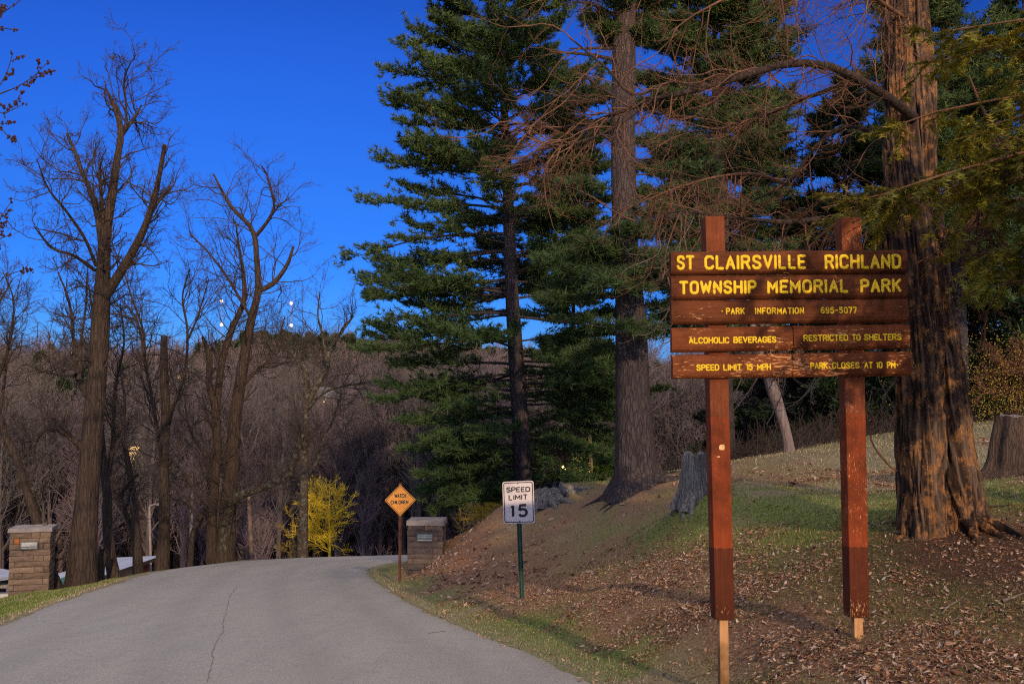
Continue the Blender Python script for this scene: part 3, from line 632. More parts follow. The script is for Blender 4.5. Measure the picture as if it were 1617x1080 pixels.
# ------------------------------------------------------------------ stone gate pillars
def stone_mat(name, cs, seed=0):
    m, t, b = mat(name, .9, .2); v = coords(t); n_ = noi(t, v, 9, 6, .65); l_ = noi(t, coords(t, (1, 1, 5)), 3.5, 4)
    oi = nd(t, 'ShaderNodeObjectInfo'); c = ramp(t, oi.outputs['Random'], cs)
    c = mixc(t, ramp(t, n_, [(.3, .45), (.6, 0.0)]), c, tuple(x * .45 for x in cs[0][1]))
    c = mixc(t, ramp(t, l_, [(.5, 0.0), (.7, .35)]), c, tuple(x * 1.4 for x in cs[1][1]))
    t.links.new(c, b.inputs['Base Color']); bump(t, b, n_, .8, .015); return m
M['stone_tan'] = stone_mat('stone_tan', [(0, (.11, .080, .060)), (.35, (.175, .130, .098)), (.7, (.225, .165, .12)), (1, (.14, .105, .085))])
M['stone_grey'] = stone_mat('stone_grey', [(0, (.07, .058, .06)), (.35, (.105, .086, .086)), (.7, (.145, .112, .095)), (1, (.18, .13, .092))])
M['cap_stone'] = simple('cap_stone', (.22, .205, .205), .85, .3, 5); M['mortar'] = simple('mortar', (.07, .05, .04), .95, .3, 9)
M['bronze'] = simple('bronze', (.09, .10, .10), .45, .3, 12, metal=.5); M['plaque_text'] = simple('plaque_text', (.36, .37, .38), .5, .3, 30, metal=.3)
M['plaque_green'] = simple('plaque_green', (.13, .20, .20), .5, .35, 30, metal=.2)
def stone(mbw, dx, dz, dy, r):
    pass
def pillar(name, label, px0, px1, ptop, pbot, Y0, yaw, rows, smat, depth, capo, plaque, green, extra=None):
    c0 = W(px0, pbot, Y0); c1 = W(px1, pbot, Y0); wd = (c1[0] - c0[0]) / math.cos(yaw); ztop = W(px0, ptop, Y0)[2]; zb = min(Hs(c0[0], c0[1]), Hs(c1[0], c1[1] + .5), Hs(c0[0], c0[1] + 1))
    root = empty(name, (c0[0], c0[1], zb), label, 'pillar', 'stone gate pillars')
    ux = np.array([math.cos(yaw), math.sin(yaw)]); uy = np.array([-math.sin(yaw), math.cos(yaw)])
    def Q(v): v = np.asarray(v, float); return np.column_stack([c0[None, :2] + v[:, :1] * ux + v[:, 1:2] * uy, v[:, 2]])
    MB().box((.025, .025, zb - .3), (wd - .025, depth - .025, ztop - .002), Q).build('mortar_core', M['mortar'], root)
    r_ = np.random.default_rng(len(label)); k = (ztop - W(px0, pbot, Y0)[2]) / (pbot - ptop)
    def put(lo, hi, axis, out, nm='stone', m_=None):
        lo = np.array(lo, float); hi = np.array(hi, float); g = .006; j = r_.uniform(0, .014)
        mb = MB(); n_ = 3
        # a rock-faced block: outer face bulged a little and uneven
        a0, a1 = lo[0] + g, hi[0] - g; z0, z1 = lo[1] + g, hi[1] - g; gu = np.linspace(0, 1, 5); gv = np.linspace(0, 1, 4); P = []
        for b_ in gv:
            for a_ in gu:
                ed = min(a_, 1 - a_, b_, 1 - b_) > 0
                P.append((a0 + (a1 - a0) * a_, -(j + (r_.uniform(.004, .022) if ed else r_.uniform(-.003, .003))), z0 + (z1 - z0) * b_))
        P += [(a0, .03, z0), (a1, .03, z0), (a1, .03, z1), (a0, .03, z1)]
        f4 = [(y * 5 + x, y * 5 + x + 1, y * 5 + x + 6, y * 5 + x + 5) for y in range(3) for x in range(4)]
        P = np.array(P)
        if axis == 'f': v = P
        elif axis == 'r': v = np.column_stack([wd - P[:, 1], P[:, 0], P[:, 2]])
        elif axis == 'l': v = np.column_stack([P[:, 1], depth - P[:, 0], P[:, 2]])
        else: v = np.column_stack([wd - P[:, 0], depth - P[:, 1], P[:, 2]])
        v = Q(v); mb.add(v, f4)
        mb.add(v, [(0, 1, 2, 3, 4, 21, 20), (15, 23, 22, 19, 18, 17, 16)][:1]); mb.add(v, [(15, 23, 22, 19, 18, 17, 16)]); mb.add(v, [(0, 20, 23, 15, 10, 5), (4, 9, 14, 19, 22, 21)])
        return mb.build(nm, m_ or smat, root)
    for (ya, yb, brks) in rows:
        z1 = ztop - (ya - ptop) * k; z0 = ztop - (yb - ptop) * k
        if z1 < zb - .25: continue
        for a_, b_ in zip(brks[:-1], brks[1:]): 
            fa, fb = (a_ - brks[0]) / (brks[-1] - brks[0]), (b_ - brks[0]) / (brks[-1] - brks[0])
            put((fa * wd, z0), (fb * wd, z1), 'f', 0, 'stone', extra[1] if extra and extra[0] == (ya, a_) else None)
        s_ = r_.choice([.35, .5, .62])
        for ax_ in 'rlb':
            L_ = depth if ax_ in 'rl' else wd
            for a_, b_ in ((0, s_), (s_, 1)): put((a_ * L_, z0), (b_ * L_, z1), ax_, 0)
    ct = ztop + capo[1]; o_ = capo[0]; n_ = 9; P = []
    for zz, sh in ((ztop + .001, 0), (ct, .012)):
        for i in range(n_):
            for j in range(n_):
                e_ = 0 < i < n_ - 1 and 0 < j < n_ - 1
                P.append((-o_ + sh + (wd + 2 * o_ - 2 * sh) * i / (n_ - 1) + r_.normal(0, .004), -o_ + sh + (depth + 2 * o_ - 2 * sh) * j / (n_ - 1) + r_.normal(0, .004), zz + (r_.uniform(0, .03) * e_ if sh else 0)))
    P = Q(P); g_ = np.arange(n_ * n_).reshape(n_, n_); f = [(g_[i, j], g_[i + 1, j], g_[i + 1, j + 1], g_[i, j + 1]) for i in range(n_ - 1) for j in range(n_ - 1)]
    per = [g_[i, 0] for i in range(n_ - 1)] + [g_[n_ - 1, j] for j in range(n_ - 1)] + [g_[i, n_ - 1] for i in range(n_ - 1, 0, -1)] + [g_[0, j] for j in range(n_ - 1, 0, -1)]
    N_ = n_ * n_; mb = MB().add(P, [tuple(np.array(q) + N_) for q in f] + [q[::-1] for q in f] + [(per[i], per[(i + 1) % len(per)], per[(i + 1) % len(per)] + N_, per[i] + N_) for i in range(len(per))])
    cp = mb.build('cap', M['cap_stone'], root)
    # plaque
    (qa, qb, qc, qd) = plaque; zt = ztop - (qc - ptop) * k; zq = ztop - (qd - ptop) * k
    xa = (qa - px0) / (px1 - px0) * wd; xb = (qb - px0) / (px1 - px0) * wd
    pq = MB().box((xa, -.06, zq), (xb, -.02, zt), Q).build('plaque', M['bronze'], root)
    mb = MB(); h = zt - zq; mb.box((xa + .03, -.064, zq + h * .38), (xb - .03, -.0605, zt - h * .13), Q); mb.build('name_panel', M['plaque_green'] if green else M['plaque_text'], pq)
    mb = MB(); nl = 9
    for rr in ((.68, .12), (.50, .09)):
        for i in range(nl):
            xx = xa + .05 + (xb - xa - .1) * (i + .15) / nl; mb.box((xx, -.068, zq + h * rr[0]), (xx + (xb - xa) * .055, -.0645, zq + h * (rr[0] + rr[1])), Q)
    mb.box((xa + .035, -.064, zq + h * .16), (xb - .035, -.0605, zq + h * .28), Q)
    mb.build('raised_lettering', M['plaque_text'], pq)['kind'] = 'stuff'
    return root, Q, wd, ct
zz = [160, 235, 305, 380, 450, 520, 590, 660, 735, 805, 875, 950, 1015, 1085, 1155]
yy = [820 + q / 7.715 for q in zz]
bk = [[97, 330, 420, 528], [97, 140, 200, 412, 528], [97, 200, 410, 462, 528], [97, 243, 528], [97, 357, 465, 528], [97, 155, 528], [97, 368, 467, 528], [97, 153, 242, 528], [97, 465, 528], [97, 153, 528], [97, 368, 475, 528], [97, 153, 528], [97, 300, 528], [97, 200, 528]]
rows = [(yy[i], yy[i + 1], bk[i]) for i in range(14)]
rust = simple('rust_stone', (.30, .11, .03), .9, .2, 10)
r1, Q1, wd1, ct1 = pillar('gate_pillar', 'tan stone gate pillar with a grey plaque on the grass left of the road', 12.6, 68.4, yy[0], 950, 26.5, R_(16), rows, M['stone_tan'], .85, (.06, .10), (27.5, 52.6, 855, 868.4), False, ((yy[1], 140), rust))
lr = MB(); a_ = Q1([(wd1 * .70, .55, 0)])[0]
lr.box((a_[0], a_[1], ct1 + .012), (a_[0] + .12, a_[1] + .1, ct1 + .075)); o = lr.build('loose_stone', M['stone_tan']); tag(o, 'small loose stone lying on top of the left gate pillar', 'stone')
zz = [538, 585, 640, 690, 748, 805, 850, 905, 960, 1010, 1065]; yy2 = [740 + q / 6 for q in zz]
bk2 = [[320, 360, 480, 650], [320, 400, 605, 650], [320, 400, 605, 650], [320, 600, 650], [320, 370, 560, 650], [320, 560, 650], [320, 365, 550, 650], [320, 480, 650], [320, 365, 650], [320, 500, 650]]
pillar('gate_pillar', 'dark grey stone gate pillar with a green plaque behind the yellow diamond sign', 643.4, 698.4, yy2[0], 906, 29, R_(-2), [(yy2[i], yy2[i + 1], bk2[i]) for i in range(10)], M['stone_grey'], 1.0, (.045, .14), (657.5, 684, 841, 855), True)

# ------------------------------------------------------------------ swimming pool building down in the valley
M['roof_grey'] = simple('roof_grey', (.30, .34, .44), .6, .15, .8); M['tan_wall'] = simple('tan_wall', (.62, .47, .33), .9, .15, 2); M['fascia'] = simple('fascia', (.05, .04, .04), .8, .2, 3)
M['brick_red'] = simple('brick_red', (.22, .085, .045), .9, .3, 6); M['teal'] = simple('teal', (.08, .26, .26), .6, .2, 5); M['white_paint'] = simple('white_paint', (.70, .74, .78), .6, .1, 2)
M['glass_dark'] = simple('glass_dark', (.03, .035, .045), .15, .3, 3)
M['lamp_warm'] = simple('lamp_warm', (.9, .6, .3), .5, .1, 2, emit=(1.0, .55, .2), es=2.0)
M['glow_window'] = simple('glow_window', (.8, .55, .25), .5, .2, 2, emit=(1.0, .60, .22), es=1.6)
def extr(mb, A_, B_, z0, z1, th):
    """upright panel from A to B (xy), between z0 and z1, of thickness th going away from the camera"""
    A_ = np.array(A_[:2]); B_ = np.array(B_[:2]); d = nrm(B_ - A_); n_ = np.array([-d[1], d[0]])
    c_ = [A_, B_, B_ + n_ * th, A_ + n_ * th]; v = [(*q, z0) for q in c_] + [(*q, z1) for q in c_]
    mb.add(v, [(0, 3, 2, 1), (4, 5, 6, 7), (0, 1, 5, 4), (1, 2, 6, 5), (2, 3, 7, 6), (3, 0, 4, 7)]); return mb
e0, e1, e2 = W(84, 908.2, 52), W(172, 901.2, 58), W(241, 893.2, 64)
zt = e0[2] * .34 + e1[2] * .33 + e2[2] * .33
bh = empty('bath_house', (e1[0], e1[1], Hs(e1[0], e1[1])), 'low tan bath house with a blue grey roof seen between the left trunks', 'building')
dirv = nrm(e2[:2] - e0[:2]); nn_ = np.array([-dirv[1], dirv[0]])
A0 = e0[:2] - dirv * 3; B0 = e2[:2]; mid_ = A0 + (e1[:2] - A0) * 1.35
def z_at(p): # eave heights follow the photographed slope of the eave
    t_ = ((p - e0[:2]) @ dirv) / ((e2[:2] - e0[:2]) @ dirv); return e0[2] + (e2[2] - e0[2]) * t_
zE = (e0[2] + e1[2] + e2[2]) / 3
extr(MB(), A0, mid_, zE - 3.2, zE - .14, 1.8).build('wall', M['tan_wall'], bh); extr(MB(), mid_, B0 - dirv * .4, zE - 3.2, zE - .14, 1.8).build('wall', M['brick_red'], bh)['label'] = 'red brick wall end'
mb = MB(); f0, f1 = A0 - nn_ * .6, B0 - nn_ * .6; g0_, g1_ = A0 + nn_ * 1.9 + dirv * 2, B0 + nn_ * 1.9 - dirv * 2
v = [(*f0, zE), (*f1, zE), (*g1_, zE + .12), (*g0_, zE + .12), (*f0, zE - .12), (*f1, zE - .12), (*g1_, zE + .0), (*g0_, zE + .0)]
mb.add(v, [(0, 1, 2, 3), (4, 7, 6, 5), (0, 4, 5, 1), (1, 5, 6, 2), (2, 6, 7, 3), (3, 7, 4, 0)]); mb.build('roof', M['roof_grey'], bh)
extr(MB(), f0 - nn_ * .03, f1 - nn_ * .03, zE - .2, zE - .0, .02).build('fascia', M['fascia'], bh)
def onwall(px, off=0.04):
    r = (W(px, 900, 1.0))[:2]; n_ = nn_; return r * (((A0 - n_ * off) @ n_) / (r @ n_))
def zon(px, py):
    p = onwall(px); return W(px, py, p[1])[2]
wa, wb = onwall(95.2), onwall(106.5); wz1, wz0 = zon(100, 911.5), zon(100, 926)
win = extr(MB(), wa, wb, wz0, wz1, .03).build('window', M['glass_dark'], bh)
mb = MB()
for i in range(7):
    q = wa + (wb - wa) * (i + .2) / 7; extr(mb, q - nn_ * .05, q + dirv * .05 - nn_ * .05, wz0, wz1, .03)
for h in (.0, .5, .94): extr(mb, wa - nn_ * .06, wb - nn_ * .06, wz0 + (wz1 - wz0) * h, wz0 + (wz1 - wz0) * h + .05, .03)
mb.build('window_bars', M['teal'], win)['kind'] = 'stuff'
extr(MB(), onwall(93.5) - nn_ * .4, onwall(109.5) - nn_ * .4, zon(100, 933), zon(100, 926.6), .35).build('counter', M['white_paint'], bh)
extr(MB(), onwall(90.3), onwall(93.2), zon(92, 921), zon(92, 911), .1).build('wall_lamp', M['lamp_warm'], bh)
# the pool building at the left edge
PB = Plane(-60, 44, 14, 46); zr = PB.fr(5, 917)[1]
pb = empty('pool_building', PB.at(0, zr - 3), 'grey roofed pool building with faded lettering at the left edge', 'building')
def pbox(x0, x1, y0, y1, o0, o1, nm, m_, par): mb = MB(); slab(PB, [(x0, y0), (x1, y0), (x1, y1), (x0, y1)], o0, o1, mb); return mb.build(nm, m_, par)
pbox(-60, 26, 918, 927, -5, 0, 'upper_wall', simple('upper_wall', (.16, .12, .11), .9), pb)
sg = pbox(-60, 26, 920.5, 928.5, -.2, .06, 'sign_board', simple('sign_board', (.28, .26, .28), .8), pb)
mb = MB(); letters(mb, PB, 'POOL', (0.8, 921.8), (16.5, 921.6), 926.6, 926.4, .9, .003, .062, 1.8, False); mb.build('lettering', simple('faded_letters', (.42, .40, .42), .8), sg)
pbox(-60, 26, 928.5, 937, -5, -.9, 'dark_opening', M['glass_dark'], pb)
ct_ = pbox(-60, 26, 937.2, 960, -.8, .1, 'counter_wall', M['white_paint'], pb)
mb = MB(); letters(mb, PB, 'IPT', (1.5, 944), (12, 943.5), 949, 948.5, .9, .003, .103, 1.4, False); mb.build('lettering', M['teal'], ct_)
u0, z0_ = PB.fr(-60, 917); u1, _ = PB.fr(30, 917)
v = [PB.at(u0, z0_, .7), PB.at(u1, z0_, .7), PB.at(u1, z0_ + .1, -2.6), PB.at(u0, z0_ + .1, -2.6)]; v2 = [q - np.array([0, 0, .14]) for q in v]
MB().add(v + v2, [(0, 1, 2, 3), (4, 7, 6, 5), (0, 4, 5, 1), (1, 5, 6, 2), (2, 6, 7, 3), (3, 7, 4, 0)]).build('roof', M['roof_grey'], pb)
# ------------------------------------------------------------------ trees: growing branches in batches
def resamp(P, R, k):
    P = np.asarray(P, float); R = np.asarray(R, float)
    Q = spline(np.column_stack([P, R * 3]), k) if len(P) > 2 else np.column_stack([P[0] + (P[1] - P[0]) * np.linspace(0, 1, k)[:, None], (R[0] + (R[1] - R[0]) * np.linspace(0, 1, k)) * 3])
    return Q[:, :3], np.maximum(Q[:, 3] / 3, .002)
def grow(P, R, m_, L, ang, trop, r, k=6, t0=.2, t1=1.0, jit=.18, rf=.55, rmin=.003, droop=0.0, wts=None, flat=0.0, tip=.35):
    """m_ children per parent; L = (lo, hi) length as a share of the parent's, ang = (lo, hi) radians off the parent's line"""
    n, kp, _ = P.shape; N_ = n * m_
    par = np.repeat(np.arange(n), m_) if wts is None else r.choice(n, N_, p=wts / wts.sum())
    t = r.uniform(t0, t1, N_); x = t * (kp - 1); i = np.minimum(x.astype(int), kp - 2); f = (x - i)[:, None]
    p = P[par, i] * (1 - f) + P[par, i + 1] * f; T = nrm(P[par, i + 1] - P[par, i]); rad = R[par, i] * (1 - f[:, 0]) + R[par, i + 1] * f[:, 0]
    Lp = np.linalg.norm(P[:, -1] - P[:, 0], axis=1)[par]
    q = nrm(np.cross(T, r.normal(size=(N_, 3))))
    if flat: q[:, 2] *= (1 - flat); q = nrm(q)
    a = r.uniform(*ang, N_)[:, None]; d = nrm(np.cos(a) * T + np.sin(a) * q)
    ln = Lp * r.uniform(*L, N_) * (1.15 - .55 * t); st = (ln / (k - 1))[:, None]
    out = np.empty((N_, k, 3)); out[:, 0] = p
    for j in range(1, k):
        d = nrm(d + r.normal(size=(N_, 3)) * jit + np.array([0, 0, trop - droop * j / k])); out[:, j] = out[:, j - 1] + d * st
    r0 = np.maximum(rad * rf * r.uniform(.6, 1.1, N_), rmin)
    rr = r0[:, None] * np.linspace(1, tip, k)[None]; return out, np.maximum(rr, rmin * .7)
def limbs3d(limbs, Y, seed, root=True):
    """pixel polylines (px, py, width px) at distance Y -> 3-D polylines; each limb but the first also leans towards or away from the viewer"""
    r = np.random.default_rng(seed); out = []
    for q, lb in enumerate(limbs):
        dy_end = lb[0] if not isinstance(lb[0], tuple) else (0 if q == 0 else r.uniform(-2.5, 2.5)); pts = [a for a in lb if isinstance(a, tuple)]
        P = []; Rr = []; n_ = len(pts)
        for i, (px, py, w_) in enumerate(pts):
            yy_ = Y + dy_end * (i / max(n_ - 1, 1)) ** 1.0; P.append(W(px, py, yy_)); Rr.append(w_ * yy_ / F / 2)
        if q == 0 and root:
            g = Hs(P[0][0], P[0][1])
            if P[0][2] > g: P.insert(0, np.array([P[0][0] - .0 * (P[1][0] - P[0][0]), P[0][1], g - .3])); Rr.insert(0, Rr[0] * 1.35); 
        k = max(6, int(len(P) * 3)); out.append(resamp(P, Rr, k))
    return out
def trunk_tube(P, R, s=14, seed=0, flute=.10, flare=0.0, cap=True):
    """one limb or trunk as an uneven, fluted tube"""
    k = len(P); T, N, B = frames(P[None]); T, N, B = T[0], N[0], B[0]; a = np.linspace(0, 2 * np.pi, s, endpoint=False)
    l = np.concatenate([[0], np.cumsum(np.linalg.norm(np.diff(P, axis=0), axis=1))])
    A, Lg = np.meshgrid(a, l); nz = fbm(np.stack([np.cos(A) * 1.6 + seed, np.sin(A) * 1.6 + seed * 2, Lg * .7 / (R.max() * 3 + .05)], -1), 3) - .5
    rr = R[:, None] * (1 + flute * 2 * nz + (flare * np.exp(-Lg / (R[0] * 2.2)) * (.55 + .9 * np.clip(np.sin(A * 5 + seed) * .6 + nz * 2, -.5, 1))))
    v = P[:, None] + rr[..., None] * (np.cos(A)[..., None] * N[:, None] + np.sin(A)[..., None] * B[:, None])
    i = (np.arange(k - 1) * s)[:, None]; j = np.arange(s)[None]; j2 = (j + 1) % s
    f = np.stack(np.broadcast_arrays(i + j, i + j2, i + s + j2, i + s + j), -1).reshape(-1, 4); v = v.reshape(-1, 3)
    mb = MB().add(v, f)
    if cap: mb.add(np.vstack([v[-s:], P[-1] + T[-1] * R[-1] * .5]), [(q, (q + 1) % s, s) for q in range(s)])
    return mb
def bare_tree(label, limbs, Y, seed, bm='bark_brown', tm='twig', dens=1.0, l1=(.22, .5), group=None, name='bare_tree', cat='tree', broken=(), twl=1.0, trop=.06, limbm=None):
    r = np.random.default_rng(seed); L3 = limbs3d(limbs, Y, seed); P0 = L3[0][0][0]
    root = empty(name, (P0[0], P0[1], Hs(P0[0], P0[1])), label, cat, group)
    for q, (P, Rr) in enumerate(L3):
        s = 14 if Rr[0] * F / Y > 4 else 8
        o = trunk_tube(P, Rr, s, seed + q, .10, .35 if q == 0 else 0).build('trunk' if q == 0 else 'limb', M[(limbm or {}).get(q, bm)], root, smooth=True)
    k = 14; PP = np.array([resamp(P, Rr, k)[0] for P, Rr in L3]); RR = np.array([resamp(P, Rr, k)[1] for P, Rr in L3])
    ln = np.linalg.norm(PP[:, -1] - PP[:, 0], axis=1); wt = ln.copy(); wt[0] *= .35 if len(L3) > 1 else 1
    PPn = PP.copy(); 
    # branches spring from limbs; lengths are set in metres, not as a share of a very long trunk
    n1 = int(26 * dens * max(1, len(L3) ** .6)); px1 = Y / F
    def unit(P, want): return P
    c1, r1_ = grow(PP, RR, 1, (1, 1), (.5, 1.1), trop, r, 8, .35, 1.0, .22, .45, .006, wts=None) if False else (None, None)
    # own sampling so that length does not follow the trunk's
    par = r.choice(len(PP), n1, p=wt / wt.sum()); segs = []; sr = []
    for i in par:
        t_ = r.uniform(.42 if i == 0 else .15, 1); x = t_ * (k - 1); a = min(int(x), k - 2); f = x - a
        p = PP[i, a] * (1 - f) + PP[i, a + 1] * f; T = nrm(PP[i, a + 1] - PP[i, a]); rad = RR[i, a]
        q = nrm(np.cross(T, r.normal(size=3))); an = r.uniform(.5, 1.15); d = nrm(T * math.cos(an) + q * math.sin(an)); Lm = r.uniform(*l1) * 100 * px1 * twl * (1.2 - .5 * t_)
        pts = [p]
        for j in range(7): d = nrm(d + r.normal(size=3) * .24 + np.array([0, 0, trop])); pts.append(pts[-1] + d * Lm / 7)
        segs.append(pts); sr.append(np.linspace(max(min(rad * .42, .028), .009), .008, 8))
    c1 = np.array(segs); r1_ = np.array(sr)
    c2, r2_ = grow(c1, r1_, 8, (.25, .6), (.4, 1.0), trop * .8, r, 6, .15, 1, .22, .6, .006)
    c3, r3_ = grow(c2, r2_, 5, (.3, .65), (.4, 1.0), trop * .6, r, 4, .2, 1, .22, .6, .0045)
    e2, s2_ = grow(PP, RR, int(10 * dens) + 2, (.03, .08), (.5, 1.2), trop, r, 6, .4, 1, .25, .2, .006)
    e3, s3_ = grow(e2, s2_, 4, (.4, .8), (.4, 1.0), trop, r, 4, .2, 1, .2, .6, .0045)
    mb = MB()
    i3 = [0, 2, 3]; i4 = [0, 2, 4, 5]
    for (c, rr, s) in ((c1, r1_, 4), (c2[:, i4], r2_[:, i4], 3), (c3[:, i3], r3_[:, i3], 3), (e2[:, i4], s2_[:, i4], 3), (e3[:, i3], s3_[:, i3], 3)): mb.add(*tubes(c, rr, s))
    mb.build('crown', M[tm], root, smooth=True)['kind'] = 'stuff'
    return root

# --- the row of rough old trees left of the road, limb by limb
G_L = 'bare old trees left of the road'
bare_tree('tallest bare tree on the left, with three broken upright limbs above the stone pillar', [
    [(128, 930, 46), (133, 850, 38), (138, 780, 34), (144, 700, 32), (151, 620, 30), (157, 540, 29), (160, 480, 27), (163, 430, 22), (167, 367, 17), (177, 308, 14), (184, 258, 11), (191, 217, 10), (187, 185, 9), (176, 158, 6), (167, 140, 3)],
    [1.0, (192, 214, 8), (206, 194, 6), (215, 182, 4), (223, 167, 2.5)], [-1.2, (199, 204, 5), (199, 166, 4), (196, 129, 3), (204, 104, 2), (215, 87, 1)],
    [1.5, (162, 400, 11), (155, 345, 10), (142, 300, 8), (127, 267, 6.5), (117, 237, 5), (106, 212, 4.5)], [-1, (165, 370, 7), (160, 310, 6), (157, 258, 4)],
    [-2, (162, 475, 15), (183, 442, 15), (208, 400, 13), (229, 358, 11), (244, 312, 9), (252, 275, 7.5), (260, 229, 6)], [1, (236, 340, 8), (250, 317, 7), (266, 302, 5)],
    [2, (146, 635, 14), (132, 612, 13), (121, 590, 8), (116, 540, 5), (110, 480, 4), (92, 430, 2)], [-2.5, (150, 427, 6), (117, 404, 5), (83, 392, 4), (54, 358, 2)],
    [-3, (152, 420, 6), (133, 375, 5), (104, 333, 4), (75, 296, 3), (58, 250, 1.5)], [-1, (138, 715, 12), (109, 689, 8), (83, 677, 6), (63, 686, 4), (40, 712, 2.5)],
    [3, (121, 592, 7), (95, 592, 5), (65, 585, 3), (40, 575, 2)], [1, (125, 600, 8), (128, 540, 5), (136, 480, 3), (138, 430, 2)]], 28, 11, dens=1.7, group=G_L, l1=(.5, 1.15))
bare_tree('leaning bare trunk rising from behind the tan stone pillar at the left edge', [
    [(66, 905, 15), (59, 829, 14), (47, 789, 13), (36, 755, 12), (27, 723, 12), (11, 695, 11), (0, 663, 10), (-18, 620, 9), (-30, 560, 6), (-34, 500, 3)],
    [-2, (29, 728, 8), (43, 713, 6), (55, 690, 4), (85, 670, 2)], [2, (-2, 660, 7), (6, 610, 5), (12, 560, 3.5), (25, 500, 2)], [-2, (-14, 625, 6), (10, 560, 4), (22, 480, 3), (5, 430, 1.5)], [2, (-25, 580, 5), (-10, 500, 3), (20, 440, 2)]], 38, 12, group=G_L, dens=1.4, l1=(.5, 1.1))
bare_tree('slender bare trunk just right of the broken stub, forking at mid height', [
    [(181, 917, 19), (173, 870, 17), (169, 812, 15), (170, 783, 14), (164, 740, 14), (158, 688, 13), (156, 640, 11), (158, 590, 8), (150, 520, 5), (140, 450, 2)],
    [1.5, (168, 760, 9), (178, 705, 8), (180, 640, 6), (184, 600, 5), (196, 540, 3), (190, 480, 2)], [-2, (180, 690, 6), (192, 680, 4), (205, 665, 3)]], 31, 13, group=G_L, dens=1.0, l1=(.45, .9))
bare_tree('thin dark bare tree with a crooked side stem between two straight trunks', [
    [(218, 908, 16), (216, 855, 14), (212, 798, 12), (204, 740, 9), (198, 709, 8), (195, 686, 6), (197, 630, 4), (190, 590, 2)],
    [1, (215, 862, 9), (201, 818, 8), (190, 785, 7), (178, 762, 4), (172, 745, 2)], [-1, (189, 782, 6), (203, 763, 5), (218, 748, 3)]], 37, 14, group=G_L, dens=1.0, bm='bark_dark', l1=(.5, 1.0))
bare_tree('straight bare trunk with a snapped off top and two thin rising side limbs', [
    [(256, 898, 21), (260, 813, 17), (258, 751, 16), (260, 697, 15), (262, 647, 14), (259, 590, 13), (259, 531, 10)],
    [1.5, (258, 740, 8), (250, 688, 7), (237, 613, 5), (229, 572, 5), (226, 522, 4), (208, 470, 3), (196, 430, 2)], [-1.5, (263, 690, 8), (268, 660, 7), (275, 638, 6), (292, 588, 5), (296, 522, 4), (288, 470, 3), (300, 425, 2)],
    [2, (228, 560, 4), (216, 505, 3), (190, 470, 1.5)], [-1, (295, 540, 4), (312, 500, 3), (330, 440, 1.5)]], 41, 15, group=G_L, dens=1.5, l1=(.55, 1.15))
bare_tree('big forked bare tree at the bend with an arching lichen covered low limb', [
    [(355, 890, 30), (360, 800, 24), (366, 746, 22), (370, 669, 20), (379, 606, 18), (390, 539, 15), (398, 500, 13), (408, 457, 11), (405, 404, 9), (402, 372, 8), (390, 352, 7), (367, 329, 6), (354, 308, 5), (337, 275, 2.5)],
    [-1, (336, 888, 22), (335, 813, 15), (343, 717, 14), (339, 640, 12), (330, 606, 11), (331, 563, 9), (320, 532, 5)], [2, (342, 650, 11), (349, 580, 11), (366, 520, 10), (385, 476, 8), (384, 430, 6), (378, 395, 4), (372, 350, 2)],
    [-2, (405, 372, 6), (425, 346, 5), (433, 325, 4), (429, 304, 4), (421, 275, 3), (412, 262, 2)], [1, (427, 343, 4), (438, 328, 3), (448, 319, 2)], [2, (408, 460, 9), (433, 446, 8), (454, 417, 6), (463, 390, 4)],
    [-5, (352, 884, 20), (359, 823, 15), (369, 789, 15), (395, 776, 13), (434, 762, 12), (457, 750, 11), (466, 720, 10), (477, 688, 8)],
    [2, (330, 800, 8), (305, 770, 6), (285, 740, 4), (262, 720, 2)], [3, (395, 500, 5), (360, 440, 4), (330, 400, 3), (300, 370, 2)], [1, (375, 620, 7), (400, 590, 5), (430, 560, 3), (450, 500, 2)]], 45, 16, group=G_L, dens=1.8, l1=(.6, 1.25), limbm={6: 'bark_lichen'})
bare_tree('bare tree beside the yellow tree with a crooked upper limb leaning right', [
    [(478, 874, 17), (480, 780, 13), (480, 720, 13), (482, 650, 12), (485, 610, 11), (482, 585, 8), (477, 572, 6)],
    [1, (485, 640, 9), (500, 609, 10), (517, 580, 8), (519, 555, 6), (538, 526, 5), (558, 499, 3)], [-2, (487, 645, 6), (508, 622, 5), (542, 609, 3.5), (592, 603, 2)], [2, (477, 590, 4), (463, 559, 4), (445, 548, 3), (417, 543, 2)],
    [1, (482, 755, 6), (500, 730, 5), (508, 701, 4), (525, 663, 3), (540, 620, 1.5)], [-1, (515, 570, 5), (510, 530, 4), (502, 500, 3), (505, 460, 1.5)], [2, (484, 610, 4), (480, 560, 3), (472, 520, 2)], [1, (478, 735, 4), (462, 727, 3), (450, 722, 2)]], 58, 17, group=G_L, dens=1.3, bm='bark_lichen', l1=(.5, 1.0))
bare_tree('twiggy bare sapling leaning between the straight trunk and the big forked tree', [
    [(300, 893, 10), (305, 840, 8), (318, 815, 7), (330, 780, 5), (322, 720, 4), (300, 680, 3), (290, 620, 1.5)], [1, (318, 815, 5), (298, 798, 4), (282, 788, 3), (276, 800, 2)], [1, (325, 760, 4), (340, 700, 3), (322, 640, 1.5)]], 48, 18, group=G_L, dens=1.1, bm='bark_dark', l1=(.5, .9))
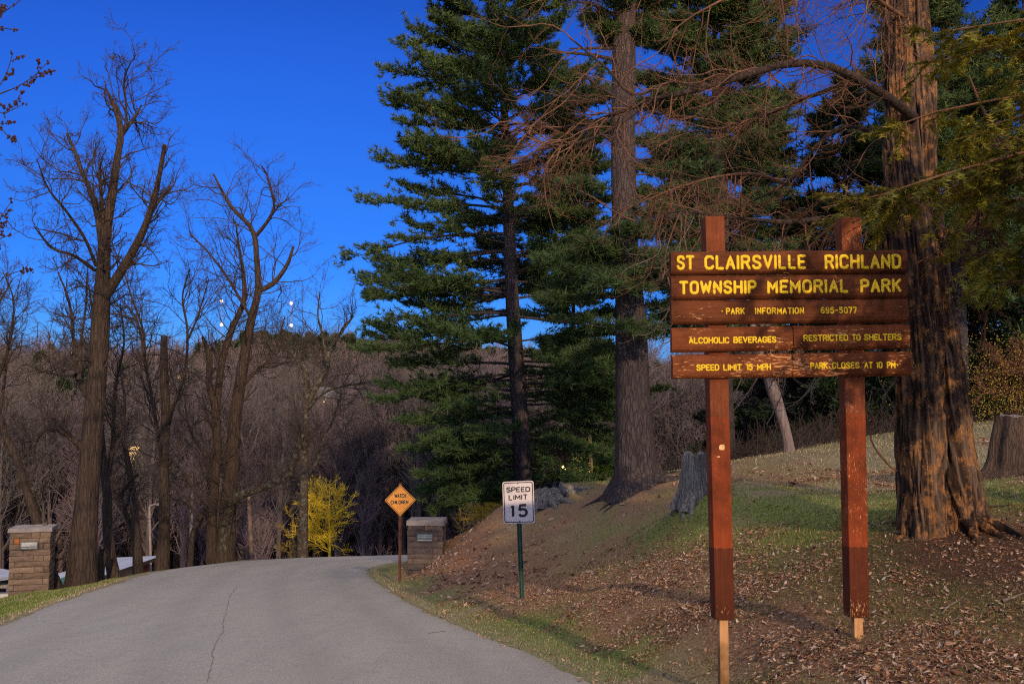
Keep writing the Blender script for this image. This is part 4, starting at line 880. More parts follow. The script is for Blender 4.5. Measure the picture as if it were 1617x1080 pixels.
def stub(label, pts, Y, seed, bm='bark_brown', name='broken_stub'):
    L = limbs3d([pts], Y, seed)[0]; P0 = L[0][0]; root = empty(name, (P0[0], P0[1], Hs(P0[0], P0[1])), label, 'tree stub')
    trunk_tube(L[0], L[1], 14, seed, .16, .3, cap=False).build('trunk', M[bm], root, smooth=True)
    r = np.random.default_rng(seed); mb = MB(); tp, rd_ = L[0][-1], L[1][-1]
    for i in range(9):
        a = r.uniform(0, 6.28); q = tp + np.array([math.cos(a), math.sin(a), 0]) * rd_ * .75; h = r.uniform(.06, .3) * rd_ * 3; s_ = rd_ * .3
        mb.add([q + (-s_, -s_ * .5, -.2), q + (s_, -s_ * .5, -.2), q + (0, s_, -.2), q + (r.normal(0, .02), r.normal(0, .02), h)], [(0, 1, 3), (1, 2, 3), (2, 0, 3)])
    mb.build('splinters', M[bm], root)['kind'] = 'stuff'
stub('short broken stub of a trunk between the two trunks near the left pillar', [(155, 921, 18), (157, 900, 15), (160, 884, 14), (163, 868, 13)], 29.5, 21)
stub('dark short trunk stub directly behind the tan stone pillar', [(92, 935, 17), (88, 915, 12), (83, 900, 9), (81, 890, 6)], 28, 22, 'bark_dark')
# ------------------------------------------------------------------ conifers
def tufts(c, d, r, nb=12, ln=.16, wd=.012, spread=.8, flat=0.0, var=None):
    """needle tufts: nb thin blades per tuft centre c (n,3) along direction d (n,3)"""
    n = len(c); q = r.normal(size=(n, nb, 3)); q[..., 2] *= (1 - flat); q = nrm(q)
    dd = nrm(d[:, None] * (1 - spread * .5) + q * spread); L = ln * r.uniform(.7, 1.25, (n, nb, 1))
    s = nrm(np.cross(dd, r.normal(size=(n, nb, 3)))) * wd; st = c[:, None] + d[:, None] * r.uniform(-.3, .3, (n, nb, 1)) * ln
    v = np.stack([st - s * .5, st + s * .5, st + dd * L + s * .12], 2).reshape(-1, 3)
    f = np.arange(n * nb * 3).reshape(-1, 3)
    vv = r.random(n) if var is None else var
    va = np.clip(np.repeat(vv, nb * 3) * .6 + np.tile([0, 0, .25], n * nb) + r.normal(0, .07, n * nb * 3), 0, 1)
    return v, f, va
def conifer(name, label, base, height, rad, prof, nwh, per, seed, needle='needle_pine', bm='bark_pine', lean=None, group=None, zlo=.12, elev=(-.05, .7), explicit=(), tuft=(.2, .014, 12), sub=(9, .38), curl=.10, tn=5, trunkpts=None, skip=None, flat=.35, dens=1.0, tipup=.10):
    """trunk, boughs and needle tufts. prof(h) gives bough length in metres at height share h"""
    r = np.random.default_rng(seed); base = np.array(base, float); root = empty(name, base, label, 'tree', group)
    if trunkpts is None:
        top = base + np.array([0, 0, height]) + (np.array(lean) if lean is not None else 0); P = np.array([base - (0, 0, .4), base + (0, 0, height * .02)] + [base + (top - base) * t_ + r.normal(0, .03, 3) for t_ in (.2, .4, .6, .8, 1)]); Rr = np.array([rad * 1.5, rad * 1.12, rad * .88, rad * .66, rad * .46, rad * .26, .02])
    else: P, Rr = trunkpts
    P, Rr = resamp(P, Rr, 30)
    trunk_tube(P, Rr, 20, seed, .07, .25).build('trunk', M[bm], root, smooth=True)
    zz_ = P[:, 2]; B = []
    for wi in range(nwh):
        h = zlo + (1 - zlo) * ((wi + .3 * r.random()) / nwh) ** .95
        for b_ in range(per):
            az = r.uniform(0, 2 * np.pi); hh = min(.985, h + r.normal(0, .008)); L = prof(hh) * r.uniform(.72, 1.08)
            if skip and skip(az, hh, r): continue
            el = elev[0] + (elev[1] - elev[0]) * hh ** 1.6 + r.normal(0, .07); B.append((hh, az, L, el))
    B += list(explicit); pol = []; rr_ = []; K = 9
    for hh, az, L, el in B:
        z = base[2] + hh * (zz_[-1] - base[2]); c0 = np.array([np.interp(z, zz_, P[:, 0]), np.interp(z, zz_, P[:, 1]), z]); d = np.array([math.cos(az) * math.cos(el), math.sin(az) * math.cos(el), math.sin(el)]); pts = [c0]
        for j in range(K - 1): d = nrm(d + np.array([0, 0, -curl * (1 - 1.9 * j / K) + (tipup * .5 if j > 5 else 0)]) * .6 + r.normal(size=3) * .05); pts.append(pts[-1] + d * L / (K - 1))
        pol.append(pts); rr_.append(np.linspace(max(.018, L * .011), .008, K))
    pol = np.array(pol); rr_ = np.array(rr_)
    # side shoots spread in the plane of the bough, so that the foliage lies in shelves
    ns, sl_ = sub; n = len(pol); N_ = n * ns * 2; par = np.repeat(np.arange(n), ns * 2); t = np.clip(np.tile(np.linspace(.22, .98, ns * 2), n) + r.normal(0, .03, N_), .15, 1)
    x = t * (K - 1); i = np.minimum(x.astype(int), K - 2); f = (x - i)[:, None]; p = pol[par, i] * (1 - f) + pol[par, i + 1] * f; T = nrm(pol[par, i + 1] - pol[par, i])
    side = nrm(np.cross(T, [0, 0, 1.0])) * np.where(np.arange(N_) % 2, 1, -1)[:, None]; L = np.linalg.norm(pol[:, -1] - pol[:, 0], axis=1)[par]
    a = r.uniform(.55, 1.05, N_)[:, None]; d = nrm(T * np.cos(a) + side * np.sin(a) + r.normal(size=(N_, 3)) * .12); ln = L * sl_ * (1.12 - t * .85) * r.uniform(.6, 1.15, N_) + .15
    S_ = np.empty((N_, 5, 3)); S_[:, 0] = p
    for j in range(1, 5): d = nrm(d + np.array([0, 0, .07]) + T * .12 + r.normal(size=(N_, 3)) * .09); S_[:, j] = S_[:, j - 1] + d * (ln / 4)[:, None]
    mb = MB().add(*tubes(pol, rr_, 5)); mb.add(*tubes(S_[:, ::2], np.linspace(.010, .004, 3)[None] * np.ones((N_, 1)), 3)); mb.build('boughs', M[bm], root, smooth=True)['kind'] = 'stuff'
    # tufts along shoots, denser towards the ends
    m_ = int(tn * dens); q = np.repeat(np.arange(N_), m_); u = np.tile(np.linspace(.25, 1.0, m_), N_) + r.normal(0, .06, N_ * m_); keep = r.random(len(u)) < np.clip(ln[q] / ln.mean() * .75 + .25, .3, 1); q = q[keep]; u = np.clip(u[keep], .1, 1.0)
    x = u * 4; i = np.minimum(x.astype(int), 3); f = (x - i)[:, None]; c = S_[q, i] * (1 - f) + S_[q, i + 1] * f; dd = nrm(S_[q, i + 1] - S_[q, i] + np.array([0, 0, .4]) * np.linalg.norm(S_[q, i + 1] - S_[q, i], axis=1)[:, None]); c = c + r.normal(size=c.shape) * tuft[0] * .25
    clump = n2(c[:, 0], c[:, 2], 1.1, 2, seed % 7)
    tv = np.clip(clump * .9 - .1 + r.normal(0, .12, len(c)), 0, 1)
    mb = MB(); v, ff, va = tufts(c, dd, r, max(5, int(tuft[2] * .55)), tuft[0] * 1.05, tuft[1] * 1.45, .85, flat, tv); mb.add(v, ff, va + .001)
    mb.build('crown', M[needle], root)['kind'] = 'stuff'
    return root
def prof_pts(pts):
    h = [a for a, _ in pts]; v = [b_ for _, b_ in pts]; return lambda x: float(np.interp(x, h, v))
# the big white pine in the middle: trunk traced, its long left boughs set one by one
PY = 34; k34 = PY / F
tb = W(829, 800, PY); tbz = Hs(tb[0], tb[1]); tr_px = [(829, 800, 30), (825, 740, 28), (820, 640, 26), (813, 540, 23), (806, 420, 20), (802, 300, 16), (798, 200, 13), (790, 100, 9), (782, 20, 6), (776, -60, 3)]
tP = np.array([W(a, b_, PY) for a, b_, _ in tr_px]); tR = np.array([c_ * k34 / 2 for *_, c_ in tr_px]); tP = np.vstack([[tP[0][0], PY, tbz - .3], tP]); tR = np.append(tR[0] * 1.3, tR)
top = tP[-1][2]; hs = lambda py: (W(800, py, PY)[2] - tbz) / (top - tbz)
ex = []
for py, tipx, tipy, azj in ((-10, 720, -60, .2), (30, 690, -30, .4), (60, 640, 40, -.2), (110, 628, 78, .3), (130, 622, 105, -.3), (175, 615, 145, .1), (215, 640, 185, -.4), (255, 628, 222, .35), (275, 600, 240, -.1), (330, 572, 292, .15), (370, 556, 345, -.15), (395, 580, 350, .5), (440, 566, 420, .1), (465, 600, 440, -.5),
        (525, 588, 512, .0), (535, 620, 525, .4), (592, 607, 572, -.2), (600, 640, 580, .45), (645, 650, 612, .1), (660, 660, 640, -.4), (690, 670, 668, .3), (715, 700, 752, -.2), (730, 720, 745, .5),
        (90, 880, 60, .3), (150, 905, 120, -.2), (210, 915, 180, .2), (270, 935, 240, -.3), (340, 925, 320, .2), (400, 940, 372, -.2), (470, 950, 440, .3), (540, 960, 520, -.1), (610, 955, 590, .2), (650, 965, 625, -.3), (690, 930, 700, .2)):
    x0 = np.interp(py, [b_ for _, b_, _ in tr_px][::-1], [a for a, *_ in tr_px][::-1]); dx = (tipx - x0) * k34; dz = (py - tipy) * k34; L = math.hypot(dx, dz) / math.cos(azj)
    ex.append((hs(py), (math.pi if dx < 0 else 0) + azj * (1 if dx > 0 else -1), L * 1.02, math.atan2(dz, abs(dx)) * .8))
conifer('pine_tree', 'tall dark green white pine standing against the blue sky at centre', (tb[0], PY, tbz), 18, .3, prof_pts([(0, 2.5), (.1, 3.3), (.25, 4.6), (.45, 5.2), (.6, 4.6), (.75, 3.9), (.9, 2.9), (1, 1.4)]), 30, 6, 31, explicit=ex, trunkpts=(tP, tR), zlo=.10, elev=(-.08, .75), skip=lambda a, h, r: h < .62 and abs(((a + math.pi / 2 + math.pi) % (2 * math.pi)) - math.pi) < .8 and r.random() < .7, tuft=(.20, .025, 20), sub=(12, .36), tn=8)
# pine behind it, left of the big furrowed trunk
def stand(name, label, px, pbase, Y, ptop, lean=0, **kw):
    b_ = W(px, pbase, Y); z = Hs(b_[0], b_[1]); t_ = W(px, ptop, Y)[2]; return conifer(name, label, (b_[0], Y, z), t_ - z, kw.pop('rad', .2), kw.pop('prof'), lean=(lean, 0, 0), **kw)
stand('pine_tree', 'smaller pine filling the gap between the central pine and the furrowed trunk', 905, 770, 44, 210, prof=prof_pts([(0, 2.8), (.3, 3.2), (.7, 2.6), (1, .6)]), nwh=20, per=7, seed=32, zlo=.15, tuft=(.26, .032, 16), sub=(9, .38), tn=8, rad=.17)
stand('pine_tree', 'green pine with drooping boughs just behind the left end of the park sign', 1138, 735, 31, -150, prof=prof_pts([(0, 1.2), (.2, 2.0), (.4, 2.9), (.8, 2.6), (1, 1.0)]), nwh=24, per=5, seed=33, zlo=.25, tuft=(.22, .024, 18), sub=(11, .38), tn=8, rad=.26, needle='needle_blue')
stand('pine_tree', 'dark pine seen between the two sign posts with one low shelf of needles', 1187, 722, 40, 60, prof=prof_pts([(0, 3.2), (.1, 2.8), (.3, 1.2), (.5, 2.4), (1, .8)]), nwh=15, per=5, seed=34, zlo=.05, tuft=(.26, .032, 16), sub=(9, .36), tn=7, rad=.3, needle='needle_dark')
G_S = 'dark evergreens behind the lawn on the right'
for q, (px, pb_, Y, pt, lab) in enumerate(((1345, 700, 36, 120, 'dark evergreen right of the second sign post, its tip against the sky'), (1440, 690, 42, -40, 'dark evergreen mostly hidden behind the big cedar trunk'), (1540, 672, 37, 130, 'dark evergreen above the yellow shrub on the right'), (1640, 668, 34, -60, 'dark evergreen at the right edge of the photo'), (1255, 715, 43, 330, 'low dark evergreen behind the pale leaning dead trunk'))):
    stand('spruce_tree', lab, px, pb_, Y, pt, prof=prof_pts([(0, 3.6), (.4, 3.0), (.8, 1.5), (1, .3)]), nwh=22, per=7, seed=40 + q, zlo=.02, tuft=(.33, .052, 11), sub=(6, .38), tn=4, rad=.2, needle='needle_dark', bm='bark_dark', group=G_S, elev=(-.2, .5), curl=.16)

stand('pine_tree', 'pine filling the sky behind the upper twigs between trunk and sign', 1150, 730, 37, -260, prof=prof_pts([(0, 1.0), (.3, 2.6), (.6, 3.2), (1, 1.5)]), nwh=24, per=6, seed=36, zlo=.28, tuft=(.24, .028, 16), sub=(9, .38), tn=7, rad=.24, needle='needle_blue')
stand('pine_tree', 'pine behind the cedar trunk reaching over the top of the photo', 1520, 690, 30, -320, prof=prof_pts([(0, 1.5), (.3, 2.6), (.6, 2.8), (1, 1.5)]), nwh=24, per=6, seed=37, zlo=.2, tuft=(.24, .026, 16), sub=(9, .38), tn=6, rad=.22, needle='needle_pine')
# the large furrowed trunk left of the sign, an old pine whose lower boughs are dead
P2Y = 23; k23 = P2Y / F
tp2 = [(1006, 768, 68), (1003, 740, 60), (1001, 690, 55), (999, 620, 52), (997, 540, 50), (994, 470, 45), (988, 400, 40), (985, 300, 40), (984, 200, 38), (985, 100, 38), (986, 0, 36), (986, -120, 30), (986, -260, 22), (986, -380, 8)]
tP = np.array([W(a, b_, P2Y) for a, b_, _ in tp2]); tR = np.array([c_ * k23 / 2 for *_, c_ in tp2]); g2 = Hs(tP[0][0], P2Y); tP = np.vstack([[tP[0][0], P2Y, g2 - .3], tP]); tR = np.append(tR[0] * 1.5, tR)
H2 = tP[-1][2] - g2; hp = lambda py: (W(990, py, P2Y)[2] - g2) / H2
ex = [(hp(py), az, L, el) for py, az, L, el in ((470, 3.3, 2.0, .0), (480, -.3, 2.2, .0), (455, 2.6, 1.9, .1), (500, .3, 1.7, -.05), (440, -1.2, 2.2, .0), (430, -2.0, 2.2, .0), (400, 2.9, 1.8, .05), (420, .1, 2.4, .05), (300, 3.4, 1.4, .1), (280, -.2, 2.0, .15), (510, -1.5, 1.6, -.1), (360, -.5, 2.2, .05), (385, -1.6, 1.6, .05), (400, -1.2, 1.7, .0), (415, -2.0, 1.7, .0), (395, -2.3, 1.6, .05), (425, -1.5, 1.5, -.05), (440, 3.5, 2.1, .0), (455, -.6, 2.0, 0), (345, -1.0, 1.6, .1), (230, -.3, 2.0, .15), (250, 0.4, 2.2, .1), (540, 2.9, 1.4, -.1))]
big2 = conifer('pine_tree', 'massive furrowed pine trunk with flared roots on the crest left of the park sign', (tP[1][0], P2Y, g2), H2, .4, prof_pts([(0, 0), (.62, .8), (.7, 2.4), (.9, 2.0), (1, .6)]), 12, 5, 35, trunkpts=(tP, tR), zlo=.60, explicit=ex, tuft=(.18, .017, 20), sub=(11, .44), tn=8, needle='needle_blue')
# surface roots
def roots(c, n, R0, L, seed, m_, parent, spread=(0, 6.28), z0=.25):
    r = np.random.default_rng(seed); mb = MB()
    for i in range(n):
        a = spread[0] + (spread[1] - spread[0]) * (i + r.uniform(.2, .8)) / n; d = np.array([math.cos(a), math.sin(a)]); p = np.array(c[:2]) + d * R0 * .55; pts = []; ln = L * r.uniform(.6, 1.2)
        for j in range(7):
            g = Hs(p[0], p[1]); t_ = j / 6; pts.append((p[0], p[1], g + (z0 * (1 - t_) ** 3.2) + .02 - .05 * t_)); th = r.normal(0, .22); d = np.array([d[0] * math.cos(th) - d[1] * math.sin(th), d[0] * math.sin(th) + d[1] * math.cos(th)]); p = p + d * ln / 6
        P, Rr = resamp(np.array(pts), np.linspace(R0 * .34, R0 * .06, 7), 14); b_ = trunk_tube(P, Rr, 8, seed + i, .15)
        b_.build('root', m_, parent, smooth=True)
roots((tP[1][0], P2Y), 8, .36, 1.2, 5, M['bark_pine'], big2, z0=.25)
mb = MB(); rr0 = np.random.default_rng(77); pol = []; prr = []
for py, az, L, el in ((40, 3.5, 1.6, .35), (75, 3.0, 1.3, .2), (65, -.2, 1.0, .25), (160, 3.35, 1.5, .0), (205, .1, .7, .5), (95, 3.3, 2.0, .2), (150, 2.9, 1.5, -.05), (235, 3.7, 1.2, .5), (590, -1.8, .35, .2), (50, 3.9, 1.2, .3)):
    z = W(990, py, P2Y)[2]; p = np.array([np.interp(-z, -tP[::-1, 2], tP[::-1, 0]), P2Y, z]); d = np.array([math.cos(az) * math.cos(el), math.sin(az) * math.cos(el), math.sin(el)]); pts = [p]
    for j in range(7): d = nrm(d + rr0.normal(size=3) * .13); pts.append(pts[-1] + d * L / 7)
    pol.append(pts); prr.append(np.linspace(.055, .015, 8) * min(1, L))
pol = np.array(pol); prr = np.array(prr); c2, q2_ = grow(pol, prr, 6, (.2, .5), (.5, 1.1), .02, rr0, 6, .2, 1, .2, .4, .006); c3, q3_ = grow(c2, q2_, 4, (.3, .7), (.5, 1.1), .0, rr0, 4, .2, 1, .2, .5, .004)
mb.add(*tubes(pol, prr, 7)).add(*tubes(c2, q2_, 4)).add(*tubes(c3, q3_, 3)); mb.build('dead_limbs', M['bark_dark'], big2, smooth=True)['kind'] = 'stuff'

# pale dead leaning trunk behind the sign
bare_tree('pale dead trunk leaning left with broken limbs on the lawn behind the sign', [
    [(1247, 722, 17), (1243, 690, 15), (1232, 650, 17), (1222, 620, 20), (1212, 590, 17), (1200, 560, 14), (1190, 520, 10), (1175, 450, 6)], [-1, (1215, 605, 8), (1235, 585, 6), (1262, 570, 3)], [1, (1205, 585, 7), (1180, 560, 5), (1150, 545, 3)], [1, (1195, 540, 6), (1215, 480, 4), (1230, 420, 2)]],
    27.5, 51, bm='bark_pale', tm='twig_pale', dens=.7, l1=(.5, 1.0), name='dead_tree')
bare_tree('dark slim bare tree beside the lit lamp under the pine boughs', [
    [(899, 785, 14), (898, 740, 10), (896, 700, 8), (894, 650, 5), (890, 600, 2)], [1, (898, 745, 5), (880, 715, 3), (865, 700, 2)], [1, (897, 720, 4), (915, 690, 3), (925, 660, 1.5)]], 40, 52, bm='bark_dark', dens=.8, l1=(.4, .8))

# ------------------------------------------------------------------ the split old cedar at the right
GY = 11.5; kg = GY / F
cp = W(1490, 838, GY); cg = Hs(cp[0], cp[1])
cedar = empty('cedar_tree', (cp[0], cp[1], cg), 'huge old cedar with a cleft shaggy trunk right beside the park sign', 'tree')
def big_stem(pts, Y, seed, nm, s=110, rows=230, flare=.10):
    P = np.array([W(a, b_, Y) for a, b_, _ in pts]); R_w = np.array([c_ * Y / F for *_, c_ in pts]); g = Hs(P[0][0], P[0][1]); P = np.vstack([[P[0][0], P[0][1], g - .25], P]); R_w = np.append(R_w[0] * 1.12, R_w)
    P, Rr = resamp(P, R_w, rows); T, N, B = frames(P[None]); N, B = N[0], B[0]; a = np.linspace(0, 2 * np.pi, s, endpoint=False); l = np.concatenate([[0], np.cumsum(np.linalg.norm(np.diff(P, axis=0), axis=1))])
    A, Lg = np.meshgrid(a, l); tw = A + Lg * .12
    lob = fbm(np.stack([np.cos(tw) * 1.3 + seed, np.sin(tw) * 1.3, Lg * .22], -1), 2) - .5
    wig = (fbm(np.stack([np.cos(tw) * 2, np.sin(tw) * 2, Lg * 1.1], -1), 3) - .5) * .5
    rid = fbm(np.stack([(np.cos(tw + wig) * 7.5), np.sin(tw + wig) * 7.5 + seed, Lg * .9], -1), 3); rid = np.abs(rid - .5) * 2
    fin = fbm(np.stack([np.cos(tw + wig) * 20, np.sin(tw + wig) * 20, Lg * 2.4 + 5], -1), 3)
    pla = fbm(np.stack([np.cos(tw + wig) * 5, np.sin(tw + wig) * 5 + 3, Lg * 2.2 + seed], -1), 2)
    rr = Rr[:, None] * (1 + .34 * lob) + .032 * (np.minimum(rid * 2.2, 1) - .6) + .03 * sm(.48, .54, pla) + .03 * (fin - .5)
    rr = rr + Rr[:, None] * flare * np.exp(-Lg / .35) * (.4 + np.clip(np.sin(A * 4 + seed), -.3, 1) * .8)
    v = (P[:, None] + rr[..., None] * (np.cos(A)[..., None] * N[:, None] + np.sin(A)[..., None] * B[:, None])).reshape(-1, 3)
    i = (np.arange(rows - 1) * s)[:, None]; j = np.arange(s)[None]; j2 = (j + 1) % s
    mb = MB().add(v, np.stack(np.broadcast_arrays(i + j, i + j2, i + s + j2, i + s + j), -1).reshape(-1, 4)); o = mb.build(nm, M['bark_cedar'], cedar, smooth=True, attrs=dict(ridge=np.clip(np.minimum(rid * 2.2, 1) * .8 + (fin - .5) * .6, 0, 1).ravel()))
    return o
m, t, b = mat('bark_shag', .9, .12); v = coords(t, (1, 1, .12)); h = noi(t, v, 42, 5, .65); lit_patch = noi(t, coords(t, (1, 1, .7)), 6.5, 7, .75)
c = ramp(t, attr(t, 'ridge'), [(.05, (.014, .009, .007)), (.4, (.065, .044, .034)), (.85, (.15, .11, .085))]); c = mixc(t, ramp(t, h, [(.3, .6), (.6, 0.0)]), c, (.05, .033, .025))
c = mixc(t, ramp(t, lit_patch, [(.50, 0.0), (.58, .75)]), c, ramp(t, h, [(.3, (.15, .07, .028)), (.55, (.33, .165, .065)), (.75, (.50, .28, .12))]))  # orange patches: warm light falling on the trunk, painted into the bark colour
t.links.new(c, b.inputs['Base Color']); bump(t, b, h, .8, .015); M['bark_cedar'] = m
big_stem([(1459, 842, 28), (1459, 780, 27), (1458, 700, 27), (1459, 600, 27), (1458, 520, 29), (1448, 440, 27), (1437, 360, 25), (1425, 260, 24), (1420, 160, 20), (1419, 60, 18), (1416, -80, 14)], GY - .05, 3, 'trunk')
big_stem([(1515, 808, 36), (1508, 760, 34), (1499, 700, 31), (1492, 620, 29), (1484, 540, 26), (1474, 460, 25), (1463, 380, 25), (1455, 290, 24), (1450, 180, 23), (1446, 80, 22), (1438, -80, 18)], GY + .2, 8, 'stem')
big_stem([(1418, 470, 7), (1408, 420, 8), (1402, 370, 9), (1404, 330, 9), (1410, 280, 9), (1416, 220, 8)], GY + .15, 12, 'broken_slab', 40, 60, 0)
roots((cp[0] + .25, cp[1] + .1), 8, .22, .9, 9, M['bark_cedar'], cedar, z0=.12)
# its spreading bare limbs: a tangle of hanging twigs lit orange
def L3(pts): return resamp(np.array([W(a, b_, y) for a, b_, _, y in pts]), np.array([w_ * y / F / 2 for _, _, w_, y in pts]), 16)
LB = [L3(q) for q in (
    [(1442, 186, 18, 11.3), (1420, 168, 16, 11.0), (1380, 140, 14, 10.6), (1320, 108, 13, 10.2), (1250, 100, 12, 9.9), (1180, 118, 11, 9.7), (1110, 140, 10, 9.6), (1030, 158, 7, 9.6), (960, 185, 5, 9.8), (900, 200, 4, 10), (835, 205, 2, 10.2)],
    [(1110, 140, 6, 9.6), (1060, 130, 5, 9.5), (1000, 150, 5, 9.4), (960, 110, 4, 9.4), (900, 60, 3, 9.6)], [(1030, 158, 6, 9.6), (980, 195, 5, 9.4), (930, 220, 4, 9.3), (870, 230, 3, 9.3), (815, 200, 2, 9.4)],
    [(1330, 135, 9, 10.6), (1260, 160, 6, 11), (1200, 185, 5, 11.4), (1120, 205, 3, 11.8), (1040, 215, 2, 12)],
    [(1440, 240, 10, 11.4), (1395, 215, 8, 11.8), (1330, 200, 6, 12.2), (1290, 230, 5, 12.4), (1240, 290, 4, 12.6), (1160, 330, 3, 12.8)],
    [(1300, 345, 9, 11.2), (1250, 351, 9, 10.8), (1210, 349, 7, 10.6), (1170, 345, 5, 10.4), (1120, 340, 4, 10.2), (1070, 333, 3, 10), (1000, 350, 2, 9.9)],
    [(1445, 40, 7, 11.75), (1400, 10, 7, 10.9), (1340, -30, 8, 10.2), (1280, -40, 7, 9.8), (1200, -20, 5, 9.6), (1120, 10, 4, 9.6), (1060, 50, 2, 9.8)],
    [(1425, -20, 7, 11.6), (1300, -90, 8, 11.4), (1150, -110, 6, 11.3), (1000, -80, 4, 11.2), (880, -20, 2, 11.2)],
    [(1240, 290, 6, 12.4), (1190, 275, 5, 12.1), (1130, 280, 4, 11.8), (1060, 300, 3, 11.6), (990, 330, 2, 11.4)],
    [(1445, 330, 9, 11.3), (1400, 320, 7, 11.6), (1350, 338, 6, 12), (1310, 360, 5, 12.3), (1270, 400, 3, 12.6)])]
for P, Rr in LB[:6]: trunk_tube(P, Rr, 10, 3, .12).build('limb', M['bark_dark'], cedar, smooth=True)
r = np.random.default_rng(60); PP = np.array([a for a, _ in LB]); RR = np.array([b_ for _, b_ in LB]); ln = np.linalg.norm(PP[:, -1] - PP[:, 0], axis=1)
c1, q1 = grow(PP, RR, 1, (1, 1), (.4, 1.2), .0, r) if False else (None, None)
par = r.choice(len(PP), 300, p=ln / ln.sum()); sg_ = []; sq = []
for i in par:
    t_ = r.uniform(.12, 1); x = t_ * 15; a = min(int(x), 14); p = PP[i, a] + (PP[i, a + 1] - PP[i, a]) * (x - a); T = nrm(PP[i, a + 1] - PP[i, a]); an = r.uniform(.5, 1.3); d = nrm(T * math.cos(an) + nrm(np.cross(T, r.normal(size=3))) * math.sin(an)); L = r.uniform(.35, 1.15); pts = [p]; sag = r.choice([-.32, -.2, .05, .16], p=[.35, .3, .2, .15])
    for j in range(8):
        d = nrm(d + r.normal(size=3) * .12 + np.array([0, 0, sag * (1 if j < 4 else -.9)])); pts.append(pts[-1] + d * L / 8)
    sg_.append(pts); sq.append(np.linspace(.0085, .003, 9))
c1 = np.array(sg_); q1 = np.array(sq)
c2, q2_ = grow(c1, q1, 6, (.3, .75), (.4, 1.1), -.06, r, 7, .1, 1, .16, .7, .0022, droop=-.25)
c3, q3_ = grow(c2, q2_, 4, (.25, .6), (.4, 1.1), -.02, r, 5, .15, 1, .16, .7, .0018)
hf = len(c1) // 2
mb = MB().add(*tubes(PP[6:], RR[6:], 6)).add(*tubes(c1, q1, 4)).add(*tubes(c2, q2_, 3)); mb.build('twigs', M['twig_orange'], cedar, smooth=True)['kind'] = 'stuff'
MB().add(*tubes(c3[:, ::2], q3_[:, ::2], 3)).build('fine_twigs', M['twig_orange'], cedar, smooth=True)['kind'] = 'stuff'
# thin twigs hanging below its boughs behind the sign and left of it
HG = []
for (a, b_, y, c_, d_) in ((1075, 335, 12.5, -40, 110), (1100, 330, 12, -55, 90), (1060, 340, 12.5, -70, 60), (1040, 400, 12.8, -60, 40), (1110, 440, 12.8, -70, 90), (1130, 350, 12, 20, 50), (1170, 600, 12.5, -50, 60), (1200, 590, 12.5, -90, 80), (1240, 600, 13, -30, 70), (1290, 590, 13, -60, 60), (1330, 590, 13, 20, 50), (1385, 590, 12.2, 30, 40), (1420, 590, 12, -30, 60), (1160, 540, 13, -60, 70), (1190, 560, 12.8, -100, 20), (1310, 570, 13, -100, 60), (1060, 480, 13, -60, 50), (1090, 520, 13, -70, 40)):
    A0_ = W(a, b_, y); A1_ = W(a + c_, b_ + d_, y); md = (A0_ + A1_) / 2 + np.array([r.normal(0, .12), r.normal(0, .1), r.uniform(-.28, .05)]); HG.append(resamp(np.array([A0_ + (r.normal(0, .1), 0, .35), A0_, md, A1_]), np.array([.009, .008, .006, .003]), 12))
hP = np.array([a for a, _ in HG]); hR = np.array([b_ for _, b_ in HG]); c2, q2_ = grow(hP, hR, 8, (.2, .55), (.3, 1.0), -.03, r, 6, .15, 1, .15, .7, .0025, droop=-.2); c3, q3_ = grow(c2, q2_, 3, (.3, .6), (.4, 1.1), 0, r, 5, .2, 1, .15, .7, .002)
MB().add(*tubes(hP, hR, 5)).add(*tubes(c2, q2_, 3)).add(*tubes(c3, q3_, 3)).build('hanging_twigs', M['twig_pale'], cedar, smooth=True)['kind'] = 'stuff'
# the low thin sucker between sign post and trunk
sk = resamp(np.array([W(a, b_, 11.6) for a, b_ in ((1438, 748), (1415, 743), (1395, 725), (1378, 700), (1372, 672), (1368, 650), (1374, 628), (1377, 618))]), np.array([.013, .012, .012, .010, .008, .006, .004, .003]), 20); trunk_tube(sk[0], sk[1], 6, 4, .1).build('shoot', M['twig_orange'], cedar, smooth=True)

